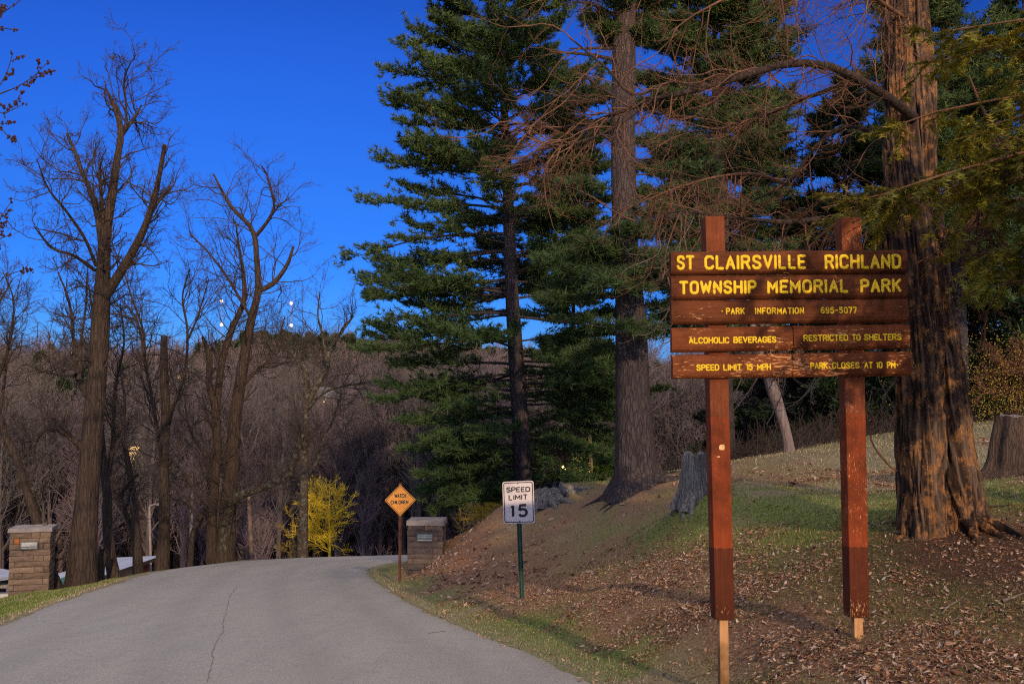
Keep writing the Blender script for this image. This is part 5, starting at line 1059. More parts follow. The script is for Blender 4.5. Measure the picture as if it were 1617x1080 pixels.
# ------------------------------------------------------------------ hemlock at the right whose sprays hang into the picture
def hemlock():
    r = np.random.default_rng(71); base = np.array([8.3, 6.6]); g = Hs(*base); root = empty('hemlock_tree', (base[0], base[1], g), 'hemlock outside the right edge whose yellow green sprays hang in front of the cedar', 'tree')
    P = np.array([(8.3, 6.6, g - .3), (8.3, 6.6, g + .5), (8.25, 6.6, 3), (8.2, 6.6, 6), (8.1, 6.6, 9.5)]); P, Rr = resamp(P, np.array([.32, .24, .2, .15, .05]), 24); trunk_tube(P, Rr, 16, 7, .08, .3).build('trunk', M['bark_dark'], root, smooth=True)
    B = []
    def T_(px, py, Y): return W(px, py, Y)
    for z0_, tip, sag in ((3.6, T_(1440, 330, 9.6), .25), (3.9, T_(1300, 300, 9.4), .2), (4.0, T_(1475, 285, 9.2), .2), (4.3, T_(1400, 190, 9.6), .15), (4.8, T_(1480, 60, 9.4), .1), (3.2, T_(1530, 400, 9.0), .25), (3.0, T_(1560, 470, 8.8), .2), (3.4, T_(1580, 330, 8.6), .2), (2.8, T_(1600, 420, 9.4), .2), (4.4, T_(1560, 190, 9.0), .2), (5.0, T_(1590, 90, 9.4), .1), (3.5, T_(1500, 250, 9.8), .2), (3.6, T_(1350, 350, 9.8), .25), (4.6, T_(1440, 110, 10), .2),
                          (4.6, np.array([3.45, 5.1, 3.95]), .2), (4.2, np.array([3.6, 5.4, 3.65]), .2), (3.9, np.array([3.65, 4.9, 3.6]), .2), (5.0, np.array([3.8, 5.0, 4.35]), .2), (4.4, np.array([3.9, 5.6, 4.0]), .1), (3.6, np.array([3.7, 5.2, 3.3]), .2), (4.8, np.array([3.2, 4.6, 4.2]), .1), (4.1, np.array([3.5, 5.0, 3.75]), .15), (4.5, np.array([3.75, 4.6, 4.1]), .1), (3.8, np.array([3.9, 4.5, 3.6]), .15), (4.4, np.array([3.55, 5.6, 3.85]), .1), (3.7, np.array([3.55, 5.5, 3.4]), .1)):
        a = np.array([8.2, 6.6, z0_]); md = (a + tip) / 2 + np.array([0, 0, sag]); q_, w_ = resamp(np.array([a, md, tip]), np.array([.035, .02, .006]), 12); q_[1:] += np.cumsum(r.normal(0, .035, (11, 3)), 0) * [.3, .3, 1]; B.append((q_, w_))
    bP = np.array([a for a, _ in B]); bR = np.array([b_ for _, b_ in B]); mb = MB().add(*tubes(bP, bR, 6))
    s1, t1 = grow(bP, bR, 26, (.07, .20), (.5, 1.0), -.05, r, 7, .42, 1, .10, .4, .003, flat=.75, droop=.12)
    s2, t2 = grow(s1, t1, 9, (.25, .5), (.6, 1.0), -.05, r, 5, .1, 1, .07, .6, .002, flat=.8)
    mb.add(*tubes(s1[:, ::2], t1[:, ::2], 4)).add(*tubes(s2[:, ::2], t2[:, ::2], 3)); mb.build('boughs', M['twig_orange'], root, smooth=True)['kind'] = 'stuff'
    # needles in two ranks along the sprays
    def ranks(S_, m_):
        n, k, _ = S_.shape; q = np.repeat(np.arange(n), m_ * 2); u = np.tile(np.repeat(np.linspace(.05, 1, m_), 2), n); x = u * (k - 1); i = np.minimum(x.astype(int), k - 2); f = (x - i)[:, None]; c = S_[q, i] * (1 - f) + S_[q, i + 1] * f; T = nrm(S_[q, i + 1] - S_[q, i])
        sd_ = nrm(np.cross(T, [0, 0, 1.0]) + r.normal(size=T.shape) * .25) * np.where(np.arange(len(q)) % 2, 1, -1)[:, None]; d = nrm(sd_ + T * .6 + np.array([0, 0, -.15])); L = r.uniform(.035, .065, (len(q), 1)); w_ = T * .0085
        v = np.stack([c - w_, c + w_, c + d * L + w_ * .3], 1).reshape(-1, 3); return v, np.arange(len(v)).reshape(-1, 3), np.repeat(np.clip(n2(c[:, 0], c[:, 2], 1.6, 2, 3) * 1.1 - .1 + r.normal(0, .15, len(q)), 0.01, 1), 3)
    mb = MB(); mb.add(*ranks(s1, 22)); mb.add(*ranks(s2, 12)); mb.build('crown', M['needle_hemlock'], root)['kind'] = 'stuff'
hemlock()
# pale bare branches at the upper right, in front of everything
br = bare_tree('thin pale bare sapling leaning in from beyond the right edge', [
    [(1720, 700, 16), (1690, 560, 12), (1660, 420, 10), (1640, 330, 8), (1610, 260, 7), (1560, 190, 5), (1530, 120, 3)], [0, (1690, 560, 6), (1620, 440, 5), (1560, 350, 5), (1525, 370, 3), (1490, 400, 2)], [0, (1650, 380, 5), (1617, 275, 4), (1560, 320, 4), (1530, 350, 3), (1500, 385, 3), (1440, 420, 1.5)], [0, (1610, 270, 5), (1570, 300, 4), (1520, 370, 4), (1470, 410, 2.5)], [0, (1660, 480, 6), (1600, 440, 4), (1560, 490, 3), (1555, 560, 2)]], 10.2, 63, bm='twig_orange', tm='twig_orange', dens=.7, l1=(.4, .9), name='bare_sapling')
# hanging broken pale stick
# ------------------------------------------------------------------ stumps
def stump(label, pts, Y, seed, matn, flare=.9, jag=.03):
    P = np.array([W(a, b_, Y) for a, b_, _ in pts]); R_w = np.array([c_ * Y / F / 2 for *_, c_ in pts]); g = Hs(P[0][0], Y); root = empty('tree_stump', (P[0][0], Y, g), label, 'stump')
    P = np.vstack([[P[0][0], Y, g - .2], P]); R_w = np.append(R_w[0] * 1.15, R_w); P, Rr = resamp(P, R_w, 26); s = 48; a = np.linspace(0, 2 * np.pi, s, endpoint=False); l = np.linspace(0, np.linalg.norm(P[-1] - P[0]), 26); A, Lg = np.meshgrid(a, l)
    nz = fbm(np.stack([np.cos(A) * 3 + seed, np.sin(A) * 3, Lg * 1.2], -1), 3) - .5; rid = np.abs(fbm(np.stack([np.cos(A) * 9, np.sin(A) * 9 + seed, Lg * 1.5], -1), 2) - .5)
    rr = Rr[:, None] * (1 + .5 * nz + .25 * rid) * (1 + flare * np.exp(-Lg / (R_w[1] * .5)) * np.clip(np.sin(A * 5 + seed) * .6 + nz * 2, 0, 1))
    v = np.stack([P[:, None, 0] + rr * np.cos(A), P[:, None, 1] + rr * np.sin(A), np.broadcast_to(P[:, None, 2], A.shape) + 0], -1)
    r = np.random.default_rng(seed); jg = (fbm(np.stack([np.cos(a) * 2.5 + seed, np.sin(a) * 2.5, a * 0], -1), 3) - .5) * jag * 6; v[-1, :, 2] += jg; v[-2, :, 2] += jg * .6
    i = (np.arange(25) * s)[:, None]; j = np.arange(s)[None]; j2 = (j + 1) % s; f = np.stack(np.broadcast_arrays(i + j, i + j2, i + s + j2, i + s + j), -1).reshape(-1, 4)
    MB().add(v.reshape(-1, 3), f).build('bark_shell', M[matn], root, smooth=True)
    c_ = P[-1]; ring = v[-1]; in1 = c_ + (ring - c_) * .8; in1[:, 2] -= .02; in2 = c_ + (ring - c_) * .4; in2[:, 2] -= .06 + np.abs(r.normal(0, .012, s)); mb = MB()
    V = np.vstack([ring, in1, in2, c_ - (0, 0, .08)]); mb.add(V, [(i, (i + 1) % s, s + (i + 1) % s, s + i) for i in range(s)] + [(s + i, s + (i + 1) % s, 2 * s + (i + 1) % s, 2 * s + i) for i in range(s)]); mb.add(V, [(2 * s + i, 2 * s + (i + 1) % s, 3 * s) for i in range(s)])
    mb.build('cut_top', M['wood_grey'], root); return root, P, Rr
s1_, P_, R2 = stump('grey weathered stump with a pale green streak left of the left sign post', [(1099, 782, 56), (1099, 765, 50), (1100, 740, 47), (1102, 716, 46)], 17, 81, 'wood_grey', .5, .03)
roots((P_[1][0], 17), 6, .26, .75, 82, M['wood_grey'], s1_, z0=.24)
s2_, P_, R2 = stump('low wide grey stump on the crest behind the speed limit sign', [(870, 787, 56), (869, 780, 42), (868, 771, 34)], 26, 83, 'wood_grey', .8, .02)
roots((P_[1][0], 26), 9, .42, .9, 84, M['wood_grey'], s2_, z0=.2)
s3_, P_, R2 = stump('tall brown stump at the right edge beyond the cedar', [(1604, 748, 92), (1604, 735, 80), (1604, 700, 70), (1606, 656, 60)], 15, 85, 'wood_old', .6, .02)

# ------------------------------------------------------------------ leaf litter, grass and fallen sticks
r = np.random.default_rng(101)
def in_view(x, y, m_=60): 
    px = 808.5 + F * x / np.maximum(y, .1); return (px > -m_) & (px < 1617 + m_)
def scatter(n, x0, x1, y0, y1, dens, pw=1.0):
    y = y0 + (y1 - y0) * r.random(n) ** pw; x = x0 + (x1 - x0) * r.random(n); k = in_view(x, y); x, y = x[k], y[k]; rd = road_dist(x, y); d = dens(x, y, rd); k = r.random(len(x)) < d; return x[k], y[k], rd[k]
def slope(x, y): e = .05; z = H(x, y); zx = (H(x + e, y) - z) / e; zy = (H(x, y + e) - z) / e; return z, nrm(np.stack([-np.clip(zx, -1.5, 1.5), -np.clip(zy, -1.5, 1.5), np.ones_like(zx)], -1))
def leafmesh(x, y, size, lift, mb, curl=.5):
    n = len(x); z, N_ = slope(x, y); N_ = nrm(N_ + r.normal(size=(n, 3)) * .38); t1 = nrm(np.cross(N_, r.normal(size=(n, 3)))); t2 = np.cross(N_, t1); s = size * np.clip(r.lognormal(0, .42, n), .35, 2.4); c = np.stack([x, y, z + lift * r.random(n) + .004], -1); cu = r.uniform(-.1, curl, n)
    def p(a, b_, h): return c + t1 * (s * a)[:, None] + t2 * (s * b_)[:, None] + N_ * (s * h * cu)[:, None]
    V = np.stack([p(-1.15, 0, .6), p(-.2, -.55, .8), p(1.2, .1, .9), p(.3, .5, .6), p(0, 0, -.05)], 1); b_ = (np.arange(n) * 5)[:, None, None]
    f = b_ + np.array([(0, 1, 4), (1, 2, 4), (2, 3, 4), (3, 0, 4)])[None]; mb.add(V.reshape(-1, 3), f.reshape(-1, 3), np.repeat(np.clip(r.random(n), .01, 1), 5))
def leafm(name, stops):
    m, t, b = mat(name, .75, .2); t.links.new(ramp(t, attr(t, 'var'), stops), b.inputs['Base Color']); return m
LM = leafm('dead_leaf', [(0, (.05, .03, .02)), (.3, (.18, .085, .045)), (.55, (.29, .16, .095)), (.8, (.37, .25, .17)), (.93, (.40, .32, .26)), (1, (.50, .44, .38))])
def dl(x, y, rd):
    l, g, d_, ne, so_ = shadef(x, y, rd); patch = sm(.40, .60, n2(x, y, .9, 4, 21)) * sm(.30, .55, n2(x, y, 3.5, 3, 22)); return np.where(rd > HW - .12, np.clip(l * (.12 + 1.2 * patch) + .025 + .05 * so_, 0, 1), np.where(rd < -HW, .03, .002 + .05 * sm(HW - .7, HW, np.abs(rd))))
mb = MB(); x, y, _ = scatter(300000, -5, 7.5, 6.2, 19, dl, 1.1); leafmesh(x, y, .0155, .025, mb); x, y, _ = scatter(150000, -5, 7.5, 6.2, 17, lambda a, b_, c: np.clip(dl(a, b_, c) * .8 + .25 * (c > HW), 0, 1), 1.1); leafmesh(x, y, .007, .008, mb)
x, y, _ = scatter(26000, -7, 12, 17, 30, lambda a, b_, c: dl(a, b_, c) * .9, 1.0); leafmesh(x, y, .036, .02, mb)
tag(mb.build('leaf_litter', LM), 'dry brown and grey fallen leaves lying along the road edge and bank', 'leaf litter', kind='stuff')
def blades(x, y, hgt, wd, mb, lean=.5, nb=1):
    n = len(x); x = np.repeat(x, nb) + r.normal(0, .02 * (nb > 1), n * nb); y = np.repeat(y, nb) + r.normal(0, .02 * (nb > 1), n * nb); n = len(x); z = H(x, y); d = r.normal(size=(n, 3)); d[:, 2] = 0; d = nrm(d); h = hgt * r.uniform(.4, 1.3, n)[:, None]; s = np.stack([-d[:, 1], d[:, 0], d[:, 2]], -1) * wd; c = np.stack([x, y, z - .01], -1); la = r.uniform(.1, lean * 2, n)[:, None]; up = np.array([0, 0, 1.0])
    m1 = c + up * h * .6 + d * h * la * .35; m2 = c + up * h * (1 - la * .25) + d * h * la
    V = np.stack([c - s, c + s, m1 + s * .7, m1 - s * .7, m2], 1).reshape(-1, 3); b_ = (np.arange(n) * 5)[:, None]
    mb.add(V, b_ + np.array([[0, 1, 2, 3]]), np.repeat(np.clip(r.random(n), .01, 1), 5)); mb.f.append(b_ + np.array([[3, 2, 4]]) + (mb.n - len(V)))
GM = leafm('grass_blade', [(0, (.05, .085, .018)), (.5, (.12, .18, .035)), (.78, (.21, .24, .06)), (.9, (.32, .28, .14)), (1, (.44, .38, .24))])
DM = leafm('dry_grass_blade', [(0, (.16, .14, .07)), (.5, (.32, .27, .17)), (1, (.50, .44, .32))])
def dg(x, y, rd):
    l, g, d_, ne, so_ = shadef(x, y, rd); o = g * (1 - ne * .85) * (1 - so_) * (1 - d_ * .5) * (1 - l * .75); return np.where(rd > HW - .04, np.clip(o * .9 + .03 * (1 - l), 0, 1), np.where(rd < -HW + .04, np.clip(o * 1.2, 0, 1), 0))
def dd_(x, y, rd):
    l, g, d_, ne, so_ = shadef(x, y, rd); return np.where(np.abs(rd) > HW - .08, np.clip(d_ * .7 + .07 + .08 * (1 - g) * (1 - so_), 0, 1), 0)
mb = MB(); x, y, _ = scatter(230000, -5, 8, 6.5, 19, dg, 1.1); blades(x, y, .05, .003, mb, .6)
x, y, _ = scatter(110000, -15, -6, 12, 30, dg); blades(x, y, .06, .005, mb, .5, 2)
x, y, _ = scatter(60000, -7, 13, 18, 32, dg); blades(x, y, .05, .005, mb, .6)
tag(mb.build('green_grass', GM), 'short green grass in patches on the bank and beside the left pillar', 'grass', kind='stuff')
mb = MB(); x, y, _ = scatter(110000, -5, 9, 6.5, 19, dd_, 1.1); blades(x, y, .05, .0024, mb, 1.1)
x, y, _ = scatter(90000, -8, 17, 17, 36, dd_); blades(x, y, .06, .005, mb, .8); x, y, _ = scatter(90000, -15, -6, 11, 30, dd_); blades(x, y, .055, .005, mb, .9)
tag(mb.build('dry_grass', DM), 'pale dry grass on the lawn crest and along the asphalt edge', 'dry grass', kind='stuff')
# leaves on the cedar mound are sparse: needles, bark chips and sticks instead
def lying(n, x0, x1, y0, y1, L, R0, dens, k=5):
    x, y, _ = scatter(n, x0, x1, y0, y1, dens); n = len(x); a = r.uniform(0, 6.28, n); ln = r.uniform(*L, n); out = np.empty((n, k, 3)); px_, py_ = x.copy(), y.copy()
    for j in range(k): out[:, j] = np.stack([px_, py_, H(px_, py_) + R0 * 1.2 + .012 * (j % 2)], -1); a = a + r.normal(0, .16, n); px_ = px_ + np.cos(a) * ln / k; py_ = py_ + np.sin(a) * ln / k
    return out, np.linspace(R0, R0 * .5, k)[None] * r.uniform(.6, 1.4, (n, 1))
mb = MB(); P, Rr = lying(5200, -2, 8, 7, 16, (.08, .4), .0032, lambda x, y, rd: np.where(rd > HW + .3, .10 + .8 * shadef(x, y, rd)[4] + .25 * sm(2.6, 4, x) * (1 - sm(9, 11, y)), 0)); mb.add(*tubes(P, Rr, 3))
P, Rr = lying(26000, 1.5, 8, 7, 14, (.05, .12), .0013, lambda x, y, rd: np.where(rd > HW + .3, .15 + .5 * sm(3.0, 4.5, x), 0), 3); mb.add(*tubes(P, Rr, 3))
tag(mb.build('twig_litter', M['twig_orange']), 'small fallen twigs and needles strewn over the soil below the cedar', 'twigs', kind='stuff')
def stick(label, pts, R0, m_, seed):
    """a fallen branch through photo pixels, laid on the ground"""
    P = []
    for px, py in pts:
        d = W(px, py, 1.0) - np.array([0, 0, CAMZ]); t_ = 6.0
        for _ in range(26):
            gg = Hs(d[0] * t_, t_); zr = CAMZ + d[2] * t_
            if zr <= gg: break
            t_ += max(.12, (zr - gg) / abs(d[2]) * .3)
        lo, hi = t_ - 1.2, t_
        for _ in range(14):
            md = (lo + hi) / 2
            if CAMZ + d[2] * md > Hs(d[0] * md, md): lo = md
            else: hi = md
        P.append((d[0] * hi, hi, Hs(d[0] * hi, hi) + R0 * .8))
    P, Rr = resamp(np.array(P), np.linspace(R0, R0 * .4, len(P)), 20); rr_ = np.random.default_rng(seed); o = trunk_tube(P, Rr, 7, seed, .15); c2, q2_ = grow(P[None], Rr[None], 4, (.12, .3), (.4, .9), 0, rr_, 5, .3, .95, .15, .5, .0025); o.add(*tubes(c2, q2_, 4)); return tag(o.build('fallen_branch', m_, smooth=True), label, 'branch')
stick('pale forked stick lying on the grass right of the second post', [(1487, 971), (1498, 958), (1512, 950), (1521, 942)], .010, M['twig_pale'], 1)
stick('long thin curved twig lying below the cedar near the right edge', [(1560, 955), (1585, 970), (1600, 976), (1617, 974)], .008, M['bark_dark'], 2)
stick('pale broken branch end lying at the right edge on the grass', [(1582, 951), (1598, 946), (1617, 938)], .016, M['bark_pale'], 3)
stick('weathered stick lying in leaves beside the left post stake', [(1273, 1068), (1290, 1067), (1316, 1064)], .008, M['twig_pale'], 4)
stick('dark root like branch lying right of the cedar trunk', [(1552, 803), (1572, 801), (1596, 799)], .018, M['bark_dark'], 5)
stick('pale split stick leaning on the ground at the cedar base', [(1532, 812), (1541, 806), (1549, 806)], .03, M['wood_grey'], 6)
stick('long grey branch lying along the crest above the red needles', [(715, 850), (735, 833), (760, 818), (790, 802), (850, 785)], .03, M['wood_grey'], 7)
stick('short grey branch lying on the needle covered slope', [(845, 842), (858, 834), (870, 829)], .012, M['twig_pale'], 8)
stick('thin grey branch lying on the lawn behind the two sign posts', [(1160, 760), (1200, 755), (1250, 750)], .012, M['twig_pale'], 9)
stick('dark broken branch in the bottom right corner', [(1530, 1062), (1560, 1052), (1590, 1048), (1617, 1040)], .012, M['bark_dark'], 10)
stick('thin bent twig lying between the two post stakes', [(1240, 1040), (1228, 1015), (1222, 1000), (1240, 990)], .006, M['twig_pale'], 11)

# ------------------------------------------------------------------ the far wooded hillside
def proto_tree(seed, h=14, m1=24, spread=.7, lim=.32):
    r_ = np.random.default_rng(seed); P = np.array([(0, 0, -1), (0, 0, h * .3), (r_.normal(0, .4), r_.normal(0, .4), h * .65), (r_.normal(0, .7), r_.normal(0, .7), h)]); P, Rr = resamp(P, np.array([.24, .19, .12, .03]), 9)
    a, ra = grow(P[None], Rr[None], m1, (lim * .7, lim * 1.3), (.35, spread), .16, r_, 6, .28, 1, .16, .55, .03); b_, rb = grow(a, ra, 7, (.3, .6), (.4, .9), .1, r_, 5, .15, 1, .18, .6, .02); c_, rc = grow(b_, rb, 6, (.35, .7), (.4, 1.0), .08, r_, 4, .15, 1, .2, .6, .013)
    return (P, Rr), (a, ra), (b_, rb), (c_, rc)
def proto_meshes(seed, **k):
    t_, a, b_, c_ = proto_tree(seed, **k); mt = MB().add(*tubes(t_[0][None], t_[1][None], 6)); mc = MB().add(*tubes(*a, 4)).add(*tubes(*b_, 3)); P, Rr = c_; T, N, B = frames(P); v = np.stack([P - N * Rr[..., None] * 1.3, P + N * Rr[..., None] * 1.3], 2); n, kk = P.shape[:2]; v = v.reshape(-1, 3); i = (np.arange(n) * kk * 2)[:, None] + (np.arange(kk - 1) * 2)[None]; i = i.reshape(-1); mc.add(v, np.stack([i, i + 1, i + 3, i + 2], -1)); return mt, mc
lib = bpy.data.collections.new('wood_kinds')
protos = []
for q in range(5):
    mt, mc = proto_meshes(300 + q, h=(13, 15, 12, 16, 11)[q], m1=(26, 22, 30, 24, 34)[q])
    w_ = MB(); [w_.add(v_, f_) for v_, f_ in ()]
    a = mt.build('trunk', M['bark_far']); b_ = mc.build('crown', M['twig_purple'] if q % 3 else M['twig_grey']); protos.append((a, b_))
# one joined mesh per kind for the mass (its own two materials)
def joined(q):
    a, b_ = protos[q]; me = bpy.data.meshes.new('bare_tree_kind'); vs = []; fs = []; mi = []; n = 0
    for k_, o in enumerate((a, b_)):
        m_ = o.data; v = np.empty(len(m_.vertices) * 3, np.float32); m_.vertices.foreach_get('co', v); v = v.reshape(-1, 3); vs.append(v)
        li = np.empty(len(m_.loops), np.int32); m_.loops.foreach_get('vertex_index', li); fs.append(li.reshape(-1, 4) + n); mi.append(np.full(len(li) // 4, k_)); n += len(v)
    v = np.concatenate(vs); f = np.concatenate(fs); me.vertices.add(len(v)); me.vertices.foreach_set('co', v.ravel()); me.loops.add(f.size); me.loops.foreach_set('vertex_index', f.ravel().astype(np.int32)); me.polygons.add(len(f)); me.polygons.foreach_set('loop_start', (np.arange(len(f)) * 4).astype(np.int32)); me.polygons.foreach_set('material_index', np.concatenate(mi).astype(np.int32)); me.update(calc_edges=True)
    me.materials.append(a.data.materials[0]); me.materials.append(b_.data.materials[0]); o = bpy.data.objects.new('bare_tree_kind', me); lib.objects.link(o)
for q in range(5): joined(q)
lib2 = bpy.data.collections.new('conifer_kinds')
for q in range(2):
    r_ = np.random.default_rng(400 + q); h = 14; n = 3200; hh = r_.random(n) ** .8; z = h * (.12 + .88 * hh); rad = (1 - hh) ** .8 * (3.0, 2.4)[q] * (.55 + .45 * np.abs(np.sin(z * (2.2, 2.6)[q]))) + .1; a = r_.uniform(0, 6.28, n); rr = rad * r_.random(n) ** .5; c = np.stack([rr * np.cos(a), rr * np.sin(a), z - rr * .1], -1); d = nrm(np.stack([np.cos(a), np.sin(a), .15 + 0 * a], -1))
    v, f, va = tufts(c, d, r_, 4, .75, .16, .8, .3, r_.random(n)); o = MB().add(v, f, va + .001).add(*tubes(np.array([[(0, 0, -1), (0, 0, 7), (0, 0, 14)]], float), np.array([[.25, .15, .03]]), 5)).build('conifer_kind', M['needle_dark']); col.objects.unlink(o); lib2.objects.link(o)
def mass(name, pts, rot, scl, coll, nk, label, cat, parent=None):
    me = bpy.data.meshes.new(name); me.vertices.add(len(pts)); me.vertices.foreach_set('co', np.asarray(pts, np.float32).ravel()); me.update()
    for nm, typ, arr in (('spin', 'FLOAT', rot), ('size', 'FLOAT', scl)): at_ = me.attributes.new(nm, typ, 'POINT'); at_.data.foreach_set('value', arr.astype(np.float32))
    at_ = me.attributes.new('kindnr', 'INT', 'POINT'); at_.data.foreach_set('value', np.random.default_rng(1).integers(0, nk, len(pts)).astype(np.int32))
    o = bpy.data.objects.new(name, me); col.objects.link(o); g = bpy.data.node_groups.new(name, 'GeometryNodeTree'); g.interface.new_socket('Geometry', in_out='INPUT', socket_type='NodeSocketGeometry'); g.interface.new_socket('Geometry', in_out='OUTPUT', socket_type='NodeSocketGeometry')
    gi = g.nodes.new('NodeGroupInput'); go = g.nodes.new('NodeGroupOutput'); ip = g.nodes.new('GeometryNodeInstanceOnPoints'); ci = g.nodes.new('GeometryNodeCollectionInfo'); ci.inputs['Collection'].default_value = coll; ci.inputs['Separate Children'].default_value = True; ci.inputs['Reset Children'].default_value = True; ip.inputs['Pick Instance'].default_value = True
    def na_(n_, ty): a_ = g.nodes.new('GeometryNodeInputNamedAttribute'); a_.data_type = ty; a_.inputs[0].default_value = n_; return a_.outputs['Attribute']
    cx = g.nodes.new('ShaderNodeCombineXYZ'); L_ = g.links.new; L_(gi.outputs[0], ip.inputs['Points']); L_(ci.outputs[0], ip.inputs['Instance']); L_(na_('kindnr', 'INT'), ip.inputs['Instance Index']); L_(na_('spin', 'FLOAT'), cx.inputs[2]); L_(cx.outputs[0], ip.inputs['Rotation']); L_(na_('size', 'FLOAT'), ip.inputs['Scale']); L_(ip.outputs[0], go.inputs[0])
    md = o.modifiers.new('trees', 'NODES'); md.node_group = g; return tag(o, label, cat, kind='stuff')
r = np.random.default_rng(202); n = 12000
y = 84 + 260 * r.random(n) ** 1.25; x = (r.random(n) * 2 - 1) * (y * .62 + 20) + 8; px = 808 + F * x / y; k = (px > -120) & (px < 1740); x, y, px = x[k], y[k], px[k]
for hx, hw_, hy in ((45, 9, 128), (112, 14, 122), (207, 26, 125), (293, 12, 245), (355, 6, 118), (513, 6, 190), (62, 14, 140), (895, 20, 120)): kk = ~((np.abs(px - hx) < hw_ + 7) & (y < hy + 10) & (r.random(len(x)) < .88)); x, y, px = x[kk], y[kk], px[kk]
k = ~((y < 105) & (px > 420) & (px < 620) & (r.random(len(x)) < .6)); x, y = x[k], y[k]
mass('bare_wood', np.stack([x, y, H(x, y) - .2], -1), r.uniform(0, 6.28, len(x)), r.uniform(.62, 1.25, len(x)), lib, 5, 'dense leafless purple brown wood covering the far hillside', 'wood')
n = 800; x = r.uniform(-88, 25, n); y = r.normal(296, 14, n); k = (n2(x, y, .03, 2, 31) > .42) | (x > -62); x, y = x[k], y[k]; xb = r.uniform(-200, 260, 700); yb = r.uniform(140, 320, 700); kb = n2(xb, yb, .02, 2, 33) > .58; x = np.append(x, xb[kb]); y = np.append(y, yb[kb])
mass('conifer_wood', np.stack([x, y, H(x, y) - .2], -1), r.uniform(0, 6.28, len(x)), r.uniform(1.05, 1.5, len(x)), lib2, 2, 'dark conifers along the far ridge against the sky', 'conifers')
# undergrowth between road end and wood
mbu = MB()
n = 600; y = r.uniform(56, 92, n); x = r.uniform(-34, 22, n); k = (road_dist(x, y) > 98) | (np.abs(road_dist(x, y)) > 5.5); x, y = x[k], y[k]; n = len(x); k_ = 5; P = np.empty((n * 9, 5, 3)); xs = np.repeat(x, 9); ys = np.repeat(y, 9); P[:, 0] = np.stack([xs, ys, H(xs, ys) - .1], -1); d = nrm(r.normal(size=(n * 9, 3)) * [.7, .7, .3] + [0, 0, 1.0]); L = r.uniform(.8, 2.6, n * 9)[:, None] / 4
for j in range(1, 5): d = nrm(d + r.normal(size=d.shape) * .2 + [0, 0, -.05]); P[:, j] = P[:, j - 1] + d * L
mbu.add(*tubes(P[:, ::2], np.linspace(.02, .008, 3)[None] * np.ones((n * 9, 1)), 3)); b2, rb2 = grow(P, np.full((n * 9, 5), .012), 2, (.3, .6), (.4, 1), .0, r, 3, .3, 1, .2, .7, .007); mbu.add(*tubes(b2, rb2, 3))
tag(mbu.build('undergrowth', simple('brush_mauve', (.20, .15, .145), .9, .35, .5)), 'tangled leafless brush at the foot of the wood beyond the bend', 'undergrowth', kind='stuff')
# brush behind the lawn at right
n = 900; y = r.uniform(29.5, 36, n); x = r.uniform(5.5, 19, n); P = np.empty((n * 6, 5, 3)); xs = np.repeat(x, 6); ys = np.repeat(y, 6); P[:, 0] = np.stack([xs, ys, H(xs, ys) - .1], -1); d = nrm(r.normal(size=(n * 6, 3)) * [.8, .8, .3] + [0, 0, .8]); L = r.uniform(.3, 1.5, n * 6)[:, None] / 4
for j in range(1, 5): d = nrm(d + r.normal(size=d.shape) * .22 + [0, 0, -.12]); P[:, j] = P[:, j - 1] + d * L
tag(MB().add(*tubes(P[:, ::2], np.linspace(.010, .004, 3)[None] * np.ones((n * 6, 1)), 3)).build('brush', M['twig']), 'low dark brush along the far edge of the lawn behind the sign', 'brush', kind='stuff')
# single trees at the edge of the wood, nearest ones each on their own
first = []
for q, (px, Y, s_, lab) in enumerate(((662, 78, 1.15, 'bare tree directly above the right gate pillar'), (600, 84, 1.0, 'bare tree just left of the diamond sign'), (573, 80, .9, 'bare forked tree right of the yellow tree'), (440, 76, .95, 'bare tree at the wood edge left of the yellow tree'), (412, 70, .8, 'bare tree behind the brown pole under the arching limb'),
        (700, 86, 1.0, 'bare tree right of the diamond sign beyond the bank'), (736, 80, .8, 'bare tree left of the lowest pine bough'), (290, 74, .95, 'bare tree between the two pale poles on the left'), (234, 78, 1.0, 'bare tree in the valley behind the bath house roof'), (150, 74, 1.05, 'bare tree in the valley behind the tallest trunk'), (0, 80, 1.1, 'bare tree in the valley at the left edge'), (530, 92, 1.1, 'bare tree in the wood straight behind the yellow tree'), (640, 95, 1.05, 'bare tree in the wood above the diamond sign'), (345, 82, .9, 'bare tree in the valley behind the big forked trunk'))):
    p = W(px, 850, Y); a, b_ = protos[q % 5]; g = Hs(p[0], Y); e = empty('bare_tree', (p[0], Y, g - .2), lab, 'tree', 'bare trees at the near edge of the far wood'); e.scale = (s_,) * 3; e.rotation_euler = (0, 0, q * 1.3)
    for o in (a, b_): c = bpy.data.objects.new(o.name.split('.')[0], o.data); col.objects.link(c); c.parent = e
for a, b_ in protos: bpy.data.objects.remove(a); bpy.data.objects.remove(b_)

